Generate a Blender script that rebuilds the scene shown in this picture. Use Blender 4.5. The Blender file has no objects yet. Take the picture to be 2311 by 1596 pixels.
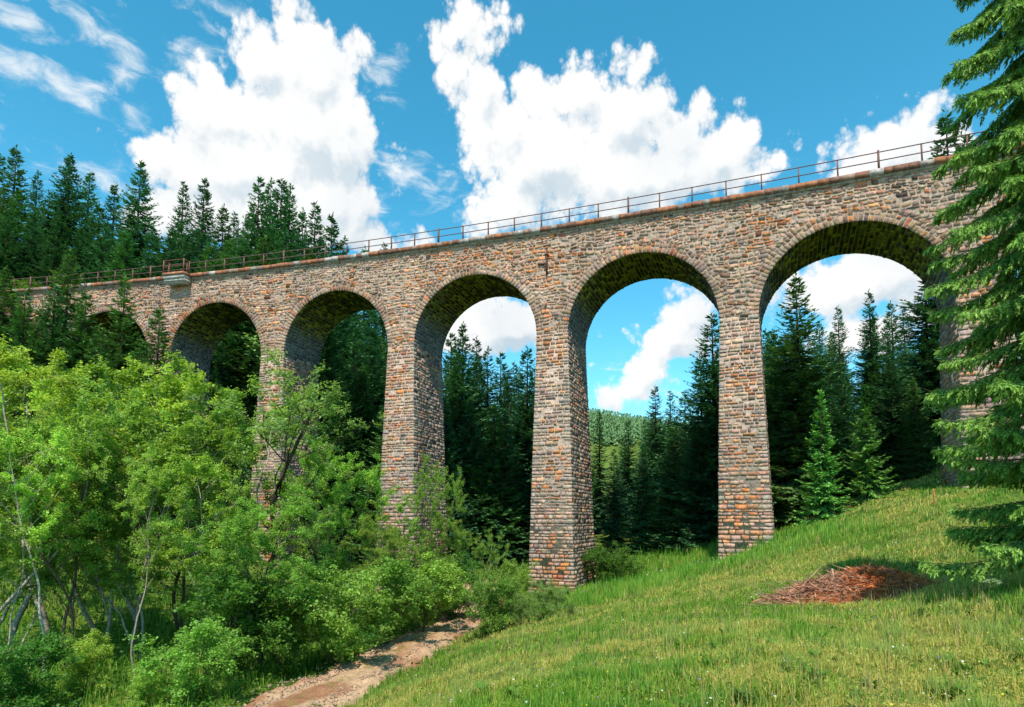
import bpy, math, random
import numpy as np

random.seed(7); RNG = np.random.default_rng(7)
SC = bpy.context.scene
COL = SC.collection
rad = math.radians

# ------------------------------------------------------------------ camera model
F, PITCH, CY, CX = 1349.8, 0.0778, 1067.2, 1155.5      # in a 2311 x 1596 frame
HZ, AX, AY, HEAD, CURV, SPAN, WID, GRAD, BAT, CORN = 16.534, 7.862, 35.987, -0.4017, -0.0030, 9.276, 4.497, -0.0348, 0.0286, 2.15
PITCHS = 11.4; RAD = SPAN / 2

def ray(px, py):
    u = (px - CX) / F; w = -(py - CY) / F
    c, s = math.cos(PITCH), math.sin(PITCH)
    return np.array([u, c - w * s, s + w * c])
def at(px, py, y):
    d = ray(px, py); return d * (y / d[1])

# ------------------------------------------------------------------ helpers
def tag(o, label=None, cat=None, group=None, kind=None):
    if label: o['label'] = label
    if cat: o['category'] = cat
    if group: o['group'] = group
    if kind: o['kind'] = kind
    return o
def empty(name, loc, rz=0.0):
    o = bpy.data.objects.new(name, None); COL.objects.link(o)
    o.location = loc; o.rotation_euler = (0, 0, rz); o.empty_display_size = 0.3
    return o
def link(name, me, mat=None, parent=None):
    o = bpy.data.objects.new(name, me); COL.objects.link(o)
    if mat is not None and not me.materials:
        me.materials.append(mat)
    if parent is not None: o.parent = parent
    return o
def np_mesh(name, V, Fs, col=None, smooth=False):
    """V (N,3); Fs: list of (M,k) int arrays; col (N,3) vertex colours"""
    me = bpy.data.meshes.new(name)
    V = np.asarray(V, np.float32)
    me.vertices.add(len(V)); me.vertices.foreach_set('co', V.ravel())
    Fs = [np.asarray(f, np.int32) for f in Fs if len(f)]
    loops = np.concatenate([f.ravel() for f in Fs])
    tot = np.concatenate([np.full(len(f), f.shape[1], np.int32) for f in Fs])
    start = np.concatenate([[0], np.cumsum(tot)[:-1]]).astype(np.int32)
    me.loops.add(len(loops)); me.loops.foreach_set('vertex_index', loops)
    me.polygons.add(len(tot)); me.polygons.foreach_set('loop_start', start)
    me.polygons.foreach_set('loop_total', tot)
    if smooth: me.polygons.foreach_set('use_smooth', np.ones(len(tot), bool))
    me.update(calc_edges=True)
    if col is not None:
        a = me.color_attributes.new('col', 'FLOAT_COLOR', 'POINT')
        c = np.ones((len(V), 4), np.float32); c[:, :3] = col
        a.data.foreach_set('color', c.ravel())
    me.validate()
    return me
class MB:
    def __init__(s): s.v = []; s.q = []; s.t = []; s.c = []
    def vert(s, p, c=(1, 1, 1)):
        s.v.append(tuple(p)); s.c.append(c); return len(s.v) - 1
    def mesh(s, name, smooth=False, fn=None):
        V = np.array(s.v, float)
        if fn is not None: V = fn(V)
        fs = []
        if s.q: fs.append(np.array(s.q))
        if s.t: fs.append(np.array(s.t))
        return np_mesh(name, V, fs, np.array(s.c, float), smooth)
    def box(s, x0, x1, y0, y1, z0, z1, c=(1, 1, 1)):
        i = len(s.v)
        for z in (z0, z1):
            for x, y in ((x0, y0), (x1, y0), (x1, y1), (x0, y1)): s.vert((x, y, z), c)
        for f in ((0, 3, 2, 1), (4, 5, 6, 7), (0, 1, 5, 4), (1, 2, 6, 5), (2, 3, 7, 6), (3, 0, 4, 7)):
            s.q.append([i + k for k in f])
    def tube(s, pts, rs, n=6, c=(1, 1, 1), cap=True):
        pts = [np.asarray(p, float) for p in pts]
        prev = None
        for j, p in enumerate(pts):
            d = pts[min(j + 1, len(pts) - 1)] - pts[max(j - 1, 0)]
            d = d / (np.linalg.norm(d) + 1e-9)
            a = np.cross(d, (0, 0, 1.0) if abs(d[2]) < .9 else (1.0, 0, 0)); a /= np.linalg.norm(a)
            b = np.cross(d, a)
            ring = [s.vert(p + rs[j] * (math.cos(t) * a + math.sin(t) * b), c) for t in np.linspace(0, 2 * math.pi, n, endpoint=False)]
            if prev:
                for k in range(n): s.q.append([prev[k], prev[(k + 1) % n], ring[(k + 1) % n], ring[k]])
            prev = ring
        if cap:
            t = s.vert(pts[-1], c)
            for k in range(n): s.t.append([prev[k], prev[(k + 1) % n], t])

# smooth value noise for numpy
def vnoise(x, y, seed=0):
    x = np.asarray(x, float); y = np.asarray(y, float)
    xi = np.floor(x).astype(np.int64); yi = np.floor(y).astype(np.int64)
    fx = x - xi; fy = y - yi; fx = fx * fx * (3 - 2 * fx); fy = fy * fy * (3 - 2 * fy)
    def h(a, b):
        n = (a * 374761393 + b * 668265263 + seed * 1442695041) & 0x7fffffff
        n = ((n ^ (n >> 13)) * 1274126177) & 0x7fffffff
        return ((n ^ (n >> 16)) & 0xffff) / 65535.0
    return (h(xi, yi) * (1 - fx) + h(xi + 1, yi) * fx) * (1 - fy) + (h(xi, yi + 1) * (1 - fx) + h(xi + 1, yi + 1) * fx) * fy
def fbm(x, y, seed=0, o=4):
    r = 0; a = .5; t = 0
    for k in range(o):
        r = r + a * vnoise(np.asarray(x) * 2 ** k, np.asarray(y) * 2 ** k, seed + k); t += a; a *= .55
    return r / t

# ------------------------------------------------------------------ materials
def newmat(name):
    m = bpy.data.materials.new(name); m.use_nodes = True
    nt = m.node_tree; nt.nodes.clear()
    return m, nt
def N(nt, typ, **kw):
    n = nt.nodes.new(typ)
    for k, v in kw.items():
        if k.startswith('i_'): n.inputs[k[2:].replace('_', ' ')].default_value = v
        else: setattr(n, k, v)
    return n
def L(nt, a, b): nt.links.new(a, b)
def out_bsdf(nt, rough=.9, spec=.2):
    o = N(nt, 'ShaderNodeOutputMaterial'); b = N(nt, 'ShaderNodeBsdfPrincipled')
    b.inputs['Roughness'].default_value = rough
    b.inputs['Specular IOR Level'].default_value = spec
    L(nt, b.outputs[0], o.inputs[0]); return b
def mul_noise(nt, colsock, scale, lo, hi, detail=4.0, sat=None):
    tc = N(nt, 'ShaderNodeTexCoord')
    nz = N(nt, 'ShaderNodeTexNoise'); nz.inputs['Scale'].default_value = scale; nz.inputs['Detail'].default_value = detail
    L(nt, tc.outputs['Object'], nz.inputs['Vector'])
    mr = N(nt, 'ShaderNodeMapRange'); mr.inputs['From Min'].default_value = .3; mr.inputs['From Max'].default_value = .7
    mr.inputs['To Min'].default_value = lo; mr.inputs['To Max'].default_value = hi
    L(nt, nz.outputs['Fac'], mr.inputs['Value'])
    mx = N(nt, 'ShaderNodeMix', data_type='RGBA', blend_type='MULTIPLY'); mx.inputs['Factor'].default_value = 1
    L(nt, colsock, mx.inputs['A']); L(nt, mr.outputs[0], mx.inputs['B'])
    return mx.outputs['Result'], nz.outputs['Fac'], tc
def mat_attr(name, rough=.9, spec=.15, nscale=9.0, lo=.72, hi=1.25, bump=.35, bscale=14.0):
    m, nt = newmat(name); b = out_bsdf(nt, rough, spec)
    at_ = N(nt, 'ShaderNodeAttribute', attribute_name='col')
    c, f, tc = mul_noise(nt, at_.outputs['Color'], nscale, lo, hi)
    L(nt, c, b.inputs['Base Color'])
    if bump:
        nz = N(nt, 'ShaderNodeTexNoise'); nz.inputs['Scale'].default_value = bscale; nz.inputs['Detail'].default_value = 6
        L(nt, tc.outputs['Object'], nz.inputs['Vector'])
        bp = N(nt, 'ShaderNodeBump'); bp.inputs['Strength'].default_value = bump; bp.inputs['Distance'].default_value = .05
        L(nt, nz.outputs['Fac'], bp.inputs['Height']); L(nt, bp.outputs[0], b.inputs['Normal'])
    return m
def mat_leaf(name, trans=.35, rough=.55, spec=.25, rnd=.25, tcol=(1.3, 1.25, .5)):
    m, nt = newmat(name)
    o = N(nt, 'ShaderNodeOutputMaterial'); b = N(nt, 'ShaderNodeBsdfPrincipled')
    b.inputs['Roughness'].default_value = rough; b.inputs['Specular IOR Level'].default_value = spec
    a = N(nt, 'ShaderNodeAttribute', attribute_name='col')
    oi = N(nt, 'ShaderNodeObjectInfo')
    mr = N(nt, 'ShaderNodeMapRange'); mr.inputs['To Min'].default_value = 1 - rnd; mr.inputs['To Max'].default_value = 1 + rnd
    L(nt, oi.outputs['Random'], mr.inputs['Value'])
    mx = N(nt, 'ShaderNodeMix', data_type='RGBA', blend_type='MULTIPLY'); mx.inputs['Factor'].default_value = 1
    hv = N(nt, 'ShaderNodeHueSaturation')
    h1 = N(nt, 'ShaderNodeMath', operation='MULTIPLY'); h1.inputs[1].default_value = 7.31; L(nt, oi.outputs['Random'], h1.inputs[0])
    h2 = N(nt, 'ShaderNodeMath', operation='FRACT'); L(nt, h1.outputs[0], h2.inputs[0])
    h3 = N(nt, 'ShaderNodeMapRange'); h3.inputs['To Min'].default_value = .5 - .10 * rnd; h3.inputs['To Max'].default_value = .5 + .07 * rnd; L(nt, h2.outputs[0], h3.inputs['Value'])
    L(nt, h3.outputs[0], hv.inputs['Hue']); L(nt, a.outputs['Color'], hv.inputs['Color'])
    L(nt, hv.outputs[0], mx.inputs['A']); L(nt, mr.outputs[0], mx.inputs['B'])
    L(nt, mx.outputs['Result'], b.inputs['Base Color'])
    if trans:
        t = N(nt, 'ShaderNodeBsdfTranslucent')
        m2 = N(nt, 'ShaderNodeMix', data_type='RGBA', blend_type='MULTIPLY'); m2.inputs['Factor'].default_value = 1
        L(nt, mx.outputs['Result'], m2.inputs['A']); m2.inputs['B'].default_value = (*tcol, 1)
        L(nt, m2.outputs['Result'], t.inputs['Color'])
        ms = N(nt, 'ShaderNodeMixShader'); ms.inputs[0].default_value = trans
        L(nt, b.outputs[0], ms.inputs[1]); L(nt, t.outputs[0], ms.inputs[2]); L(nt, ms.outputs[0], o.inputs[0])
    else: L(nt, b.outputs[0], o.inputs[0])
    return m
M_STONE = mat_attr('rough_stone', .95, .08, 7.0, .62, 1.32, .75, 11.0)
M_COPING = mat_attr('rusty_coping', .85, .2, 5.0, .6, 1.3)
M_IRON = mat_attr('rusted_iron', .8, .3, 20.0, .6, 1.3, .1)
M_BARK = mat_attr('bark', .95, .1, 12.0, .6, 1.3, .5, 20.0)
M_LEAF = mat_leaf('broad_leaves', .48, .5, .25, .20)
M_NEEDLE = mat_leaf('spruce_needles', .12, .6, .2, .22, (1.1, 1.2, .6))
M_NEARNEEDLE = mat_leaf('fresh_spruce_needles', .22, .55, .25, .0, (1.2, 1.2, .5))
M_GRASS = mat_leaf('grass_blades', .35, .5, .2, .0, (1.2, 1.15, .5))
M_FLOWER = mat_leaf('flower_petals', .3, .6, .2, .0, (1, 1, 1))
M_TWIG = mat_attr('dry_twigs', .95, .1, 8.0, .6, 1.3, .2)

# ------------------------------------------------------------------ terrain
CTRL = np.array([
 (0,0,-1.6),(-3,-3,-1.9),(4,-3,-1.4),(0,3,-1.62),(4.3,5,-1.5),(0,5.5,-1.78),(-2.2,6,-2.4),(-1.3,9,-2.85),(.4,12,-2.75),(2.1,20,-3.35),
 (6.6,26,-3.15),(10,16,-1.95),(9.4,10,-1.3),(14,12,-.7),(19.8,28,.9),(14,32.4,-1.3),(11.3,33.6,-2.6),(5,15,-2.35),(7,21,-2.6),(15,22,-.75),
 (-3.75,13.5,-4.15),(-5.4,14.5,-4.5),(-7,8,-4.5),(-4.3,20.5,-4.8),(-2.1,30,-4.9),(-2,40,-5.0),(3,37,-4.7),(3.5,31,-4.3),(0,25,-4.4),(-1.6,20,-4.35),
 (-8,18,-4.8),(-14.5,18.4,-5),(-20,20,-4.8),(-10,30,-5.2),(-20,32,-4),(-8,42,-5),(-17,48,-3),(-28,40,0),(-30,52,5),(-38,48,8),
 (-46,58,16.3),(-50,50,15),(-60,62,20),(-55,75,21),(-35,68,14),(-22,68,10),(-10,62,2),(-25,28,-3),(-35,28,2),(-45,30,7),
 (0,52,-3.5),(10,50,-3),(20,46,-.3),(17,36,-.6),(7,31,-3.3),(23,35,1.6),(30,30,4),(40,35,9),(35,50,6),(10,80,-2),(0,90,0),(-10,90,6),
 (-40,100,22),(30,80,6),(60,60,16),(25,10,2),(30,-10,3),(-15,5,-4.5),(-25,5,-3),(0,-15,-1),(-20,-15,-4),(45,18,10),(60,10,16),
 (10,120,-1),(-60,130,26),(70,120,18),(-80,40,20),(0,-40,2),(-90,90,28),(90,40,22),(-60,-20,2),(60,-30,8)], float)
def tps(r2): return 0.5 * r2 * np.log(r2 + 1e-9)
def rbf_fit(P):
    n = len(P); d2 = ((P[:, None, :2] - P[None, :, :2]) ** 2).sum(-1)
    A = np.zeros((n + 3, n + 3)); A[:n, :n] = tps(d2) + np.eye(n) * .4
    A[:n, n] = 1; A[:n, n + 1:] = P[:, :2]; A[n, :n] = 1; A[n + 1:, :n] = P[:, :2].T
    return np.linalg.solve(A, np.concatenate([P[:, 2], np.zeros(3)]))
# path centre line (world x as a function of y)
PATH = np.array([(-9.5, 2), (-7.6, 8), (-5.55, 14.5), (-4.35, 20.5), (-2.3, 30), (-1.6, 36), (-2.2, 44), (-4, 52)], float)
def path_x(y): return np.interp(y, PATH[:, 1], PATH[:, 0])
def path_d(x, y):
    x = np.atleast_1d(x); y = np.atleast_1d(y)
    best = np.full(x.shape, 1e9)
    for (a, b) in zip(PATH[:-1], PATH[1:]):
        d = b - a; t = np.clip(((x - a[0]) * d[0] + (y - a[1]) * d[1]) / (d @ d), 0, 1)
        best = np.minimum(best, np.hypot(x - a[0] - t * d[0], y - a[1] - t * d[1]))
    return best

RW = rbf_fit(CTRL)
def ss(a, b, x): t = np.clip((x - a) / (b - a), 0, 1); return t * t * (3 - 2 * t)
def ground(x, y):
    x = np.atleast_1d(np.asarray(x, float)); y = np.atleast_1d(np.asarray(y, float))
    cx = np.clip(x, -92, 92); cy = np.clip(y, -42, 132)
    z = np.zeros_like(x)
    for k in range(0, len(x), 20000):
        sl = slice(k, k + 20000)
        d2 = (cx[sl, None] - CTRL[None, :, 0]) ** 2 + (cy[sl, None] - CTRL[None, :, 1]) ** 2
        z[sl] = tps(d2) @ RW[:-3] + RW[-3] + cx[sl] * RW[-2] + cy[sl] * RW[-1]
    pz = np.interp(y, [2, 8, 14.5, 20.5, 30, 40, 52], [-4.3, -4.4, -4.5, -4.75, -4.9, -5.0, -4.2])
    m_ = np.abs(y - 10) < 44
    w_ = np.zeros_like(x)
    if m_.any(): w_[m_] = (1 - ss(1.3, 3.2, path_d(x[m_], y[m_]))) * ss(0, 6, y[m_]) * (1 - ss(40, 50, y[m_]))
    z = z * (1 - w_) + (pz - .03) * w_
    far = ss(150, 460, y)
    z = z * (1 - .8 * ss(130, 260, np.hypot(x, y))) + far * (57 + 10 * np.sin(x * .012 + .9) + 6 * np.sin(x * .041)) 
    near = 1 - ss(40, 70, np.hypot(x, y - 10))
    z = z + near * ((fbm(x * .6, y * .6, 3) - .5) * .50 + (fbm(x * 2.2, y * 2.2, 9, 2) - .5) * .10)
    return z
def g1(x, y): return float(ground(x, y)[0])

def build_ground():
    u = np.linspace(-1, 1, 361)
    xs = 45 * np.sinh(u * 4.0) / np.sinh(1.0) * .9
    v = np.linspace(0, 1, 361)
    ys = -40 + 0 * v; ys = 14 + 40 * np.sinh((v * 1.75 - .62) * 3.6) / np.sinh(1.3)
    X, Y = np.meshgrid(xs, ys); Z = ground(X.ravel(), Y.ravel()).reshape(X.shape)
    nx, ny = len(xs), len(ys)
    V = np.stack([X.ravel(), Y.ravel(), Z.ravel()], 1)
    I = np.arange(nx * ny).reshape(ny, nx)
    Q = np.stack([I[:-1, :-1].ravel(), I[:-1, 1:].ravel(), I[1:, 1:].ravel(), I[1:, :-1].ravel()], 1)
    me = np_mesh('ground', V, [Q], None, True)
    m, nt = newmat('meadow_soil'); b = out_bsdf(nt, .95, .05)
    tc = N(nt, 'ShaderNodeTexCoord')
    n1 = N(nt, 'ShaderNodeTexNoise'); n1.inputs['Scale'].default_value = .35; n1.inputs['Detail'].default_value = 8
    L(nt, tc.outputs['Object'], n1.inputs['Vector'])
    r1 = N(nt, 'ShaderNodeValToRGB'); e = r1.color_ramp.elements
    e[0].position = .35; e[0].color = (.06, .11, .018, 1); e[1].position = .65; e[1].color = (.15, .19, .035, 1)
    L(nt, n1.outputs['Fac'], r1.inputs[0])
    c, f, _ = mul_noise(nt, r1.outputs[0], 6, .5, 1.4, 6)
    L(nt, c, b.inputs['Base Color'])
    bp = N(nt, 'ShaderNodeBump'); bp.inputs['Strength'].default_value = .6; bp.inputs['Distance'].default_value = .1
    L(nt, f, bp.inputs['Height']); L(nt, bp.outputs[0], b.inputs['Normal'])
    o = link('ground', me, m); tag(o, kind='structure')
build_ground()

def build_path():
    ys = np.arange(3, 46, .06); nw = 49
    V = []; C = []
    for y in ys:
        cx = path_x(y); dx = (path_x(y + .5) - path_x(y - .5))
        nrm = np.array([1, -dx]) / math.hypot(1, dx)
        wl = 1.30 + .3 * (float(fbm(y * .7, 3.3, 21)) - .5) * 2; wr = 1.35 + .3 * (float(fbm(y * .7, 8.3, 22)) - .5) * 2
        for k in range(nw):
            t = k / (nw - 1) * 2 - 1
            off = t * (wl if t < 0 else wr)
            V.append((cx + nrm[0] * off, y + nrm[1] * off, 0)); C.append(t)
    V = np.array(V); t = np.array(C)
    rut = np.exp(-((np.abs(t) - .55) / .2) ** 2)
    V[:, 2] = ground(V[:, 0], V[:, 1]) + .13 - .06 * rut - .15 * ss(.75, 1, np.abs(t)) + .03 * (fbm(V[:, 0] * 3, V[:, 1] * 3, 5) - .5)
    n = fbm(t * 2.2 + 9, V[:, 1] * .55, 31, 5); n2 = fbm(V[:, 0] * 7, V[:, 1] * 5, 37, 5)
    pale = np.array((.47, .305, .185)); red = np.array((.30, .14, .075)); mid = np.array((.17, .15, .05))
    a = np.clip(ss(.42, .72, n + .35 * (n2 - .5) - .22 * rut + .10), 0, 1)[:, None]
    col = pale * (1 - a) + red * a
    b = (np.exp(-(t / .22) ** 2) * ss(.40, .6, n2))[:, None] * .75
    col = col * (1 - b) + mid * b
    col *= (.8 + .4 * n2)[:, None]
    ny = len(ys); I = np.arange(ny * nw).reshape(ny, nw)
    Q = np.stack([I[:-1, :-1].ravel(), I[:-1, 1:].ravel(), I[1:, 1:].ravel(), I[1:, :-1].ravel()], 1)
    o = link('path', np_mesh('path', V, [Q], col, True), mat_attr('dirt_track', .95, .05, 18, .7, 1.25, .5, 30)); tag(o, kind='structure')
build_path()
def build_gravel():
    g = np.random.default_rng(23); n = 7000
    y = 6 * (34 / 6) ** g.random(n); x = path_x(y) + g.normal(0, .75, n)
    k = path_d(x, y) < 1.5; x, y = x[k], y[k]; n = len(x)
    z = ground(x, y) + .10; r = g.uniform(.012, .04, n) * (.6 + .03 * y)
    o6 = np.array([(1, 0, 0), (0, 1, 0), (-1, 0, 0), (0, -1, 0), (0, 0, .8), (0, 0, -.8)], float)
    V = np.stack([x, y, z], 1)[:, None] + (o6[None] + g.normal(0, .25, (n, 6, 3))) * r[:, None, None]
    T = (np.arange(n)[:, None, None] * 6 + np.array([(0, 1, 4), (1, 2, 4), (2, 3, 4), (3, 0, 4), (1, 0, 5), (2, 1, 5), (3, 2, 5), (0, 3, 5)])).reshape(-1, 3)
    c = np.array((.42, .29, .20)) * g.uniform(.5, 1.15, (n, 1)) * np.array((1, 1, 1))
    o = link('gravel', np_mesh('gravel', V.reshape(-1, 3), [T], np.repeat(c, 6, 0)), mat_attr('gravel_stone', .9, .1, 20, .8, 1.2, 0)); tag(o, kind='stuff')
build_gravel()

# ------------------------------------------------------------------ viaduct
def arcmap(V, level_s=None):
    """(s, d, h) -> world; s along the deck from the crown of the tall arch, d depth behind the front face, h above the crown"""
    s, d, h = V[:, 0], V[:, 1], V[:, 2]
    a = HEAD + CURV * s
    x = AX + (np.sin(a) - math.sin(HEAD)) / CURV; y = AY - (np.cos(a) - math.cos(HEAD)) / CURV
    hh = HZ + h + GRAD * (s if level_s is None else level_s)
    return np.stack([x - d * np.sin(a), y + d * np.cos(a), hh], 1)
def lin(*c): return tuple(((v / 255 + .055) / 1.055) ** 2.4 if v > 10 else v / 255 / 12.92 for v in c)
GREYS = [(.31, .27, .24), (.36, .31, .27), (.26, .235, .22), (.21, .20, .195), (.40, .34, .285), (.17, .165, .165), (.33, .305, .28), (.28, .25, .23)]
TANS = [(.44, .33, .25), (.47, .35, .25), (.39, .28, .21), (.48, .39, .31), (.42, .295, .20), (.40, .31, .25)]
ORNG = [(.48, .25, .12), (.46, .20, .09), (.52, .29, .13), (.38, .15, .09), (.54, .22, .07), (.44, .24, .13)]
MORTAR = (.40, .30, .235)
def stone_col(s, h, orange=.16, tan=.42):
    n = float(fbm(s * .16 + 40, h * .22, 51)); n2 = float(fbm(s * .5, h * .5, 57))
    r = random.random()
    po = orange * (0.30 + 9.0 * max(0, n - .46))
    if r < po: c = random.choice(ORNG)
    elif r < po + tan * (.6 + n2): c = random.choice(TANS)
    else: c = random.choice(GREYS)
    loc = np.array((.40, .285, .205)) * n2 + np.array((.27, .235, .205)) * (1 - n2)
    kb = .15 if c in ORNG else .42
    st = .62 + .72 * float(fbm(s * 1.1 + 7, h * .16, 63, 3))          # vertical damp and soot streaks
    v = random.uniform(.80, 1.16) * st
    c = (1 - kb) * np.array(c) + kb * loc
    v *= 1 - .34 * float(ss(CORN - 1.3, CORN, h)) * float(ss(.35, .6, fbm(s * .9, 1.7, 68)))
    return (c[0] * v * 1.14, c[1] * v * .94, c[2] * v * .86)
def add_stone(mb, quad, fmap, pr, col, inset=.03):
    """quad: 4 (a,b) corners ccw seen from outside; fmap(a,b,out)->(s,d,h)"""
    q = np.array(quad, float); c = q.mean(0)
    L_ = np.linalg.norm(q - c, axis=1, keepdims=True)
    qi = c + (q - c) * np.clip(1 - inset / L_, .3, 1)
    i = len(mb.v)
    for p in q: mb.vert(fmap(p[0], p[1], -.03), col)
    jt = (RNG.random((4, 2)) - .5) * .035
    for p, j2 in zip(qi, jt): mb.vert(fmap(p[0] + j2[0], p[1] + j2[1], pr * random.uniform(.35, 1.25)), tuple(x * random.uniform(.86, 1.14) for x in col))
    cc = c + (RNG.random(2) - .5) * (q.max(0) - q.min(0)) * .6
    mb.vert(fmap(cc[0], cc[1], pr * random.uniform(.6, 1.35)), tuple(x * random.uniform(.86, 1.14) for x in col))
    for k in range(4):
        k2 = (k + 1) % 4
        mb.q.append([i + k, i + k2, i + 4 + k2, i + 4 + k])
        mb.t.append([i + 4 + k, i + 4 + k2, i + 8])

viaduct = empty('viaduct', (AX, AY, 0))
tag(viaduct, 'tall curved stone railway viaduct with round arches crossing the valley', 'viaduct')
def vpart(name, mb, mat, parent=None, level_s=None, smooth=False):
    me = mb.mesh(name, smooth, lambda V: arcmap(V, level_s) - np.array((AX, AY, 0)))
    o = link(name, me, mat, parent or viaduct)
    return o
ARCHES = list(range(-1, 8))          # numbered so that arch 5 has its crown at s = 0
def s_arch(i): return (i - 5) * PITCHS
S0 = s_arch(ARCHES[0]) - RAD - 9.0; S1 = s_arch(ARCHES[-1]) + RAD + 9.0
RING = .92

def intr(s):
    """height of the intrados above/below the crown at s, -RAD at the piers"""
    i = round(s / PITCHS) + 5
    if i < ARCHES[0] or i > ARCHES[-1]: return -RAD
    x = abs(s - s_arch(i))
    return -RAD if x >= RAD else math.sqrt(RAD * RAD - x * x) - RAD

def build_spandrel():
    mb = MB()
    # mortar body, front and back
    ss_ = [S0]
    for i in ARCHES:
        ss_ += list(s_arch(i) - RAD * np.cos(np.linspace(0, math.pi, 41)))
    ss_ += [S1]
    ss_ = np.array(ss_)
    low = np.array([intr(s) for s in ss_])
    low[0] = low[-1] = -RAD
    for d, flip in ((.02, 0), (WID - .02, 1)):
        pr = None
        for s, l in zip(ss_, low):
            a = mb.vert((s, d, l), MORTAR); b = mb.vert((s, d, CORN), MORTAR)
            if pr:
                f = [pr[0], a, b, pr[1]]
                mb.q.append(f[::-1] if flip else f)
            pr = (a, b)
    pr = None
    for s in ss_:
        a = mb.vert((s, 0.02, CORN), MORTAR); b = mb.vert((s, WID - .02, CORN), MORTAR)
        if pr: mb.q.append([pr[0], a, b, pr[1]])
        pr = (a, b)
    fm = lambda a, b, o: (a, .02 - o, b)
    # rubble courses
    h = -RAD - .05
    row = 0
    while h < CORN - .05:
        hh = random.choice((.15, .18, .2, .22, .25, .29)) 
        if h + hh > CORN - .08: hh = CORN - h
        s = S0 + random.random() * .4
        while s < S1:
            w = random.choice((.18, .24, .3, .36, .44, .56)) * random.uniform(.8, 1.2)
            h1 = h + hh
            i = round(s / PITCHS) + 5; x = s + w / 2 - s_arch(i)
            cy = h + hh / 2 + RAD
            inside = ARCHES[0] <= i <= ARCHES[-1] and math.hypot(x, max(cy, 0)) < RAD + RING - .30
            wob = lambda ss2: .20 * (float(vnoise(ss2 * 1.1, h * 1.3, 77)) - .5)
            if not inside and s > -64 and s < 27:
                g = .022
                j = lambda: random.uniform(-.045, .045)
                if random.random() < .05: s += w; continue
                if random.random() < .14 and hh > .24:      # two thin stones in one course
                    m_ = h + hh * random.uniform(.4, .6)
                    for (ha, hb) in ((h, m_), (m_, h1)):
                        add_stone(mb, [(s + g, ha + g + wob(s)), (s + w - g, ha + g + wob(s + w)), (s + w - g, hb - g + wob(s + w)), (s + g, hb - g + wob(s))], fm, random.uniform(.015, .055), stone_col(s, h), .022)
                else:
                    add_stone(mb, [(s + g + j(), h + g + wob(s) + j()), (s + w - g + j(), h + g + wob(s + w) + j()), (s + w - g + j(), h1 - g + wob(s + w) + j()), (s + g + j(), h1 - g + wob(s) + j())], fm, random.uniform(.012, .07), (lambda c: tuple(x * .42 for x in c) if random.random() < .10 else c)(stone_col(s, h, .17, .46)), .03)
            s += w
        h += hh
    vpart('spandrel_wall', mb, M_STONE)
build_spandrel()

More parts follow.
